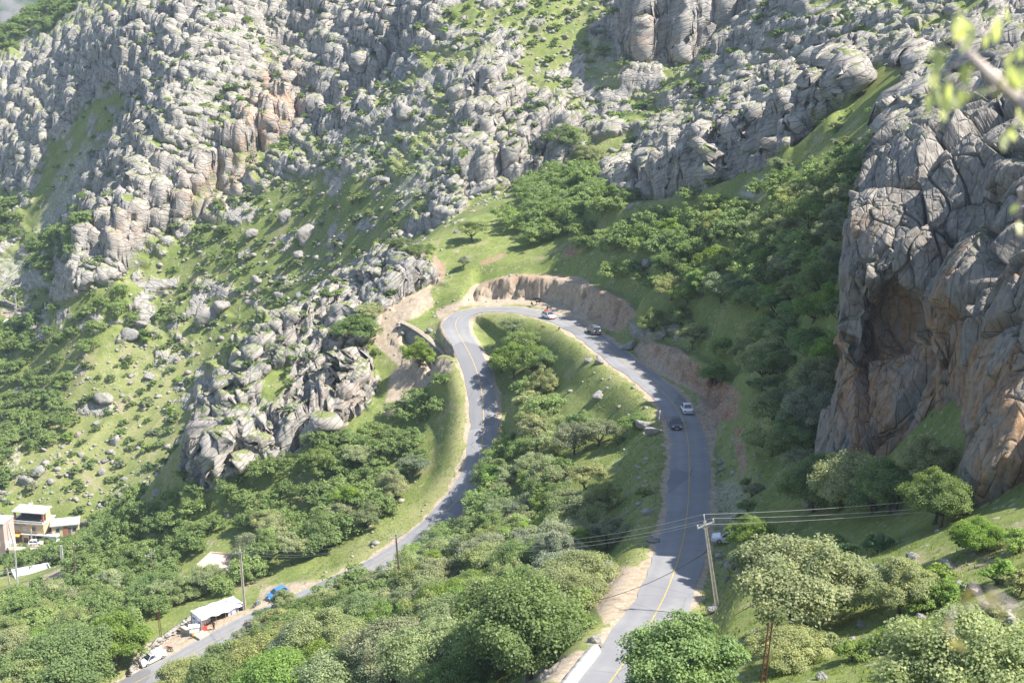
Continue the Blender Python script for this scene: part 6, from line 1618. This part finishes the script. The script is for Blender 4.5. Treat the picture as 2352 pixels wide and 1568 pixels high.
# ------------------------------------------------------------------ person and goats: bodies grown round a jointed skeleton
def skin_body(name, nodes, edges, mat, parent, sub=1):
    me = bpy.data.meshes.new(name); me.from_pydata([n[0] for n in nodes], edges, []); o = link(name, me, parent, [mat])
    o.modifiers.new('skin', 'SKIN'); me.skin_vertices.new() if not me.skin_vertices else None
    sv = me.skin_vertices[0].data
    for i, n in enumerate(nodes):
        rx = n[1]; sv[i].radius = (rx, n[2] if len(n) > 2 else rx)
    sv[0].use_root = True; md = o.modifiers['skin']; md.use_smooth_shade = True
    sm = o.modifiers.new('round', 'SUBSURF'); sm.levels = sub; sm.render_levels = sub
    return o
M_SKIN = plain('skin', (.42, .26, .18), .6, .3); M_CLOTH = plain('dark red-brown clothing', (.055, .022, .022), .9, .1, 0, .25, 6); M_TROU = plain('black trousers', (.02, .02, .022), .9, .1); M_HAIR = plain('black hair', (.02, .016, .014), .7, .2)
PP = Vector(TENT.location) + ex * 1.6 - ey * 1.5; PP.z = TENT.location.z + .02
PER = empty('person', tuple(PP), 'person in dark clothes with folded arms standing before the tent carpet', 'person', None, -2.2)
N_ = [((0, 0, .95), .16, .12), ((0, .0, 1.15), .145, .11), ((0, 0, 1.36), .17, .115), ((0, 0, 1.47), .07), ((0, .02, 1.55), .052),
      ((-.1, 0, .9), .095), ((-.11, .015, .5), .065), ((-.115, -.02, .09), .042), ((-.12, .12, .04), .04), ((.1, 0, .9), .095), ((.11, .015, .5), .065), ((.115, -.02, .09), .042), ((.12, .12, .04), .04),
      ((-.2, 0, 1.41), .065), ((-.26, .03, 1.14), .05), ((-.02, .2, 1.17), .038), ((.08, .2, 1.2), .03), ((.2, 0, 1.41), .065), ((.26, .03, 1.14), .05), ((.02, .24, 1.13), .038), ((-.08, .24, 1.15), .03)]
E_ = [(0, 1), (1, 2), (2, 3), (3, 4), (0, 5), (5, 6), (6, 7), (7, 8), (0, 9), (9, 10), (10, 11), (11, 12), (2, 13), (13, 14), (14, 15), (15, 16), (2, 17), (17, 18), (18, 19), (19, 20)]
skin_body('body', N_, E_, M_CLOTH, PER)
hd_ = skin_body('head', [((0, .015, 1.55), .05), ((0, .02, 1.64), .075, .09), ((0, .02, 1.71), .07, .085), ((0, .015, 1.76), .03)], [(0, 1), (1, 2), (2, 3)], M_SKIN, PER, 2)
hullmesh('nose', cylpf((0, .115, 1.645), (0, .6, -.4), .014, .04, 6), M_SKIN, hd_); 
skin_body('hair', [((0, -.015, 1.67), .078, .085), ((0, .005, 1.74), .075, .085), ((0, .0, 1.79), .04)], [(0, 1), (1, 2)], M_HAIR, PER, 2)
for sx in (-1, 1):
    hnd = skin_body('hand', [((sx * .07, .21 + (.03 if sx < 0 else 0), 1.18), .026, .014), ((sx * .115, .2, 1.2), .028, .014)], [(0, 1)], M_SKIN, PER, 1)
    for k in range(4): tube('finger', [(sx * (.115), .2 + .0 * k, 1.17 + k * .018), (sx * .15, .19, 1.168 + k * .02), (sx * (.17 + .004 * (k in (1, 2))), .165, 1.168 + k * .021)], [.009, .008, .006], M_SKIN, hnd, 5)
    tube('thumb', [(sx * .09, .205, 1.225), (sx * .11, .19, 1.255), (sx * .125, .18, 1.265)], [.01, .009, .007], M_SKIN, hnd, 5)
M_GOAT = plain('black goat hair', (.018, .015, .014), .85, .15, 0, .4, 8); M_GOATB = plain('brown goat hair', (.10, .045, .025), .85, .15, 0, .3, 8); M_HORN = plain('horn', (.14, .12, .10), .6)
def goat(label, loc, rz, mat, graze=False, s=1.0):
    r = empty('goat', tuple(loc), label, 'goat', 'goats by the hairpin cutting', rz); r.scale = (s, s, s)
    hz_ = (.95, .38) if graze else (.78, .98)
    N = [((0, 0, .62), .17, .2), ((.3, 0, .62), .16, .2), ((-.32, 0, .64), .15, .17), ((.46, 0, .72), .10, .12), (((.46 + hz_[0]) / 2 - .02, 0, (.74 + hz_[1]) / 2 + .03), .075), ((hz_[0] - .04, 0, hz_[1]), .07), ((hz_[0] + .13, 0, hz_[1] - .09), .04),
         ((-.46, 0, .72), .03), ((-.54, 0, .80 - .05), .02)]
    E = [(0, 1), (0, 2), (1, 3), (3, 4), (4, 5), (5, 6), (2, 7), (7, 8)]
    for x, fr_ in ((.32, 1), (-.36, 0)):
        for y in (-.11, .11):
            i = len(N); N += [((x, y, .48), .075 if fr_ else .085), ((x + (.01 if fr_ else -.06), y, .27), .035), ((x + (0 if fr_ else -.0), y, .03), .028)]
            E += [(1 if fr_ else 2, i), (i, i + 1), (i + 1, i + 2)]
    b_ = skin_body('body', N, E, mat, r)
    for y in (-1, 1):
        tube('horn', [(hz_[0] - .05, y * .03, hz_[1] + .05), (hz_[0] - .12, y * .06, hz_[1] + .17), (hz_[0] - .22, y * .08, hz_[1] + .2)], [.022, .016, .006], M_HORN, r, 6)
        hullmesh('ear', ([(hz_[0] - .03, y * .05, hz_[1] + .02), (hz_[0] - .05, y * .15, hz_[1] - .06), (hz_[0] - .0, y * .14, hz_[1] - .08), (hz_[0] - .02, y * .1, hz_[1] - .02)], [(0, 1, 2), (0, 2, 3), (0, 3, 1), (1, 3, 2)]), mat, r)
    return r
for q, rz, m_, gz, s_, lab in [((1222, 700), 1.9, M_GOAT, False, .95, 'black goat standing side by side with another at the cutting foot'), ((1236, 702), 0.15, M_GOAT, False, 1.05, 'brownish black goat broadside at the road edge before the cutting'), ((1234, 691), 3.0, M_GOAT, True, 1.15, 'large black goat climbing the foot of the earth cutting'), ((1257, 709), 1.4, M_GOAT, True, .95, 'black goat grazing alone behind the white hatchback'),
    ((1247, 752), 2.7, M_GOATB, True, .7, 'small brown goat on the inner verge below the hatchback'), ((1284, 757), 1.2, M_GOAT, True, .7, 'small black goat at the very edge of the upper road')]:
    p_ = ground_pt(*q); goat(lab, p_ + Vector((0, 0, .02)), rz, m_, gz, s_)

# ------------------------------------------------------------------ the near branch, out of focus at the corner, and two twigs
M_TWIG = plain('smooth grey-brown bark', (.58, .48, .42), .8, .2, 0, .2, 30); M_NLEAF = mat_leaf('olive willow leaves', .5)
def spray(name, label, main, twigs, nleaf, seed, col, ll=.055):
    rg = np.random.default_rng(seed); root = empty(name, tuple(at(*main[0][:3])), label, 'branch', 'near branches out of focus'); o0 = Vector(root.location)
    tube('stem', [Vector(at(*q[:3])) - o0 for q in main], [q[3] for q in main], M_TWIG, root, 8)
    P = []; N = []
    allt = [[Vector(at(*q)) - o0 for q in tw] for tw in twigs]
    for tw in allt: tube('twig', tw, list(np.linspace(.0022, .0008, len(tw))), M_TWIG, root, 5)
    for tw in allt:
        for _ in range(nleaf):
            k = rg.integers(0, len(tw) - 1); f_ = rg.random(); p = tw[k].lerp(tw[k + 1], f_); P.append(p); N.append(rg.normal(size=3))
    V = []; F = []
    for p, n in zip(P, N):
        d = Vector((rg.normal() * .5, rg.normal() * .5, -.9 + rg.normal() * .45)).normalized(); s = d.cross(Vector(n)).normalized(); L_ = ll * rg.uniform(.6, 1.25); w_ = L_ * .2; up = d.cross(s); b_ = len(V)
        for u, ww, cv in ((0, .05, 0), (.25, .8, .02), (.5, 1, .03), (.75, .65, .02), (1, .03, -.02)):
            for e in (-1, 1): V.append(tuple(p + d * (u * L_ + .008) + s * e * ww * w_ + up * cv * L_))
        F += [(b_ + 2 * i, b_ + 2 * i + 1, b_ + 2 * i + 3, b_ + 2 * i + 2) for i in range(4)]
    me = mesh_np('leaves', V, F, True); me.materials.append(M_NLEAF); a_ = me.attributes.new('leaf', 'FLOAT', 'POINT'); a_.data.foreach_set('value', np.repeat(rg.uniform(.2, 1, len(P)), 10).astype(np.float32))
    lo = link('foliage', me, root); lo.color = (*col, 1)
spray('leafy_branch', 'blurred leafy branch hanging into the view across the upper cliff', [(2700, 430, 2.9, .022), (2480, 300, 2.9, .018), (2352, 238, 2.9, .014), (2300, 195, 2.9, .012), (2235, 135, 2.9, .009), (2205, 100, 2.95, .006), (2180, 70, 3.0, .003)],
    [[(2300, 195, 2.9), (2260, 215, 2.85), (2215, 205, 2.85), (2180, 175, 2.8)], [(2235, 135, 2.9), (2190, 150, 2.9), (2150, 175, 2.95), (2130, 220, 3.0)], [(2205, 100, 2.95), (2170, 90, 2.95), (2150, 120, 2.95), (2140, 170, 3.0)], [(2235, 135, 2.9), (2260, 80, 2.9), (2290, 40, 2.95), (2310, 5, 3.0)], [(2300, 195, 2.9), (2320, 130, 2.85), (2345, 90, 2.8)], [(2352, 238, 2.9), (2330, 290, 2.85), (2300, 300, 2.85)], [(2352, 238, 2.9), (2370, 160, 2.9), (2352, 60, 2.9)], [(2420, 270, 2.9), (2370, 370, 2.95), (2345, 430, 3.0), (2340, 500, 3.0)], [(2180, 175, 2.8), (2160, 230, 2.85), (2150, 265, 2.9)], [(2260, 80, 2.9), (2220, 40, 2.95), (2190, 15, 3.0)]], 9, 3, (.60, .62, .36), .042)
spray('leafy_twig', 'faint blurred twig with brownish leaves low over the grassy bank', [(2420, 1380, 2.2, .0012), (2330, 1390, 2.2, .001), (2260, 1385, 2.2, .0008), (2190, 1400, 2.2, .0005)], [[(2260, 1385, 2.2), (2240, 1350, 2.2), (2230, 1330, 2.2)], [(2190, 1400, 2.2), (2180, 1430, 2.2), (2190, 1470, 2.2)], [(2330, 1390, 2.2), (2290, 1360, 2.2), (2265, 1350, 2.2)]], 4, 4, (.5, .42, .24), .03)
# ------------------------------------------------------------------ the far blue mountain and the air between
fm_x = np.linspace(-1500, 100, 170); fm_y = np.linspace(1500, 2500, 110)
FX, FY = np.meshgrid(fm_x, fm_y)
FP = np.stack([FX.ravel(), FY.ravel(), np.zeros(FX.size)], 1)
fz = -60 + sstep(1500, 2300, FP[:, 1]) * 420 + (ridged(FP / 330., 5, 800) * 110 + fbm(FP / 60., 4, 810) * 22) * sstep(1500, 1750, FP[:, 1])
FP[:, 2] = fz + CAMZ - 60
fme = mesh_np('mountain', FP, grid_faces(110, 170), False)
m_, nt_, b_ = new_mat('far mountain', .95, .05); t_ = NT(nt_)
nt_.links.new(t_.ramp(t_.noise(t_.coord(), .03, 6, .65), [(.4, (.05, .075, .04)), (.6, (.17, .165, .16))]), b_.inputs['Base Color'])
tag(link('mountain', fme, None, [m_]), kind='structure')

HAZE = 0.00013
hx0, hx1, hy0, hy1, hz0, hz1 = -1800., 900., -60., 2700., 2.0, CAMZ + 480.
hz0 = min(float(Pd[:, 2].min()), float(GH.min()), float(Pcd[:, 2].min())) - 1.0
bmh = bmesh.new(); bmesh.ops.create_cube(bmh, size=1.0)
hme = bpy.data.meshes.new('haze'); bmh.to_mesh(hme); bmh.free()
hz = link('haze', hme); hz.location = ((hx0 + hx1) / 2, (hy0 + hy1) / 2, (hz0 + hz1) / 2); hz.scale = (hx1 - hx0, hy1 - hy0, hz1 - hz0)
mh = bpy.data.materials.new('thin air haze'); mh.use_nodes = True; nth = mh.node_tree; nth.nodes.remove(nth.nodes['Principled BSDF'])
pv = nth.nodes.new('ShaderNodeVolumePrincipled'); pv.inputs['Color'].default_value = (.70, .84, 1.0, 1); pv.inputs['Density'].default_value = HAZE; pv.inputs['Anisotropy'].default_value = .2
nth.links.new(pv.outputs[0], nth.nodes['Material Output'].inputs['Volume'])
hme.materials.append(mh); tag(hz, kind='stuff')
label_all(tree_items); label_all(shrub_items); label_all(boulder_items)
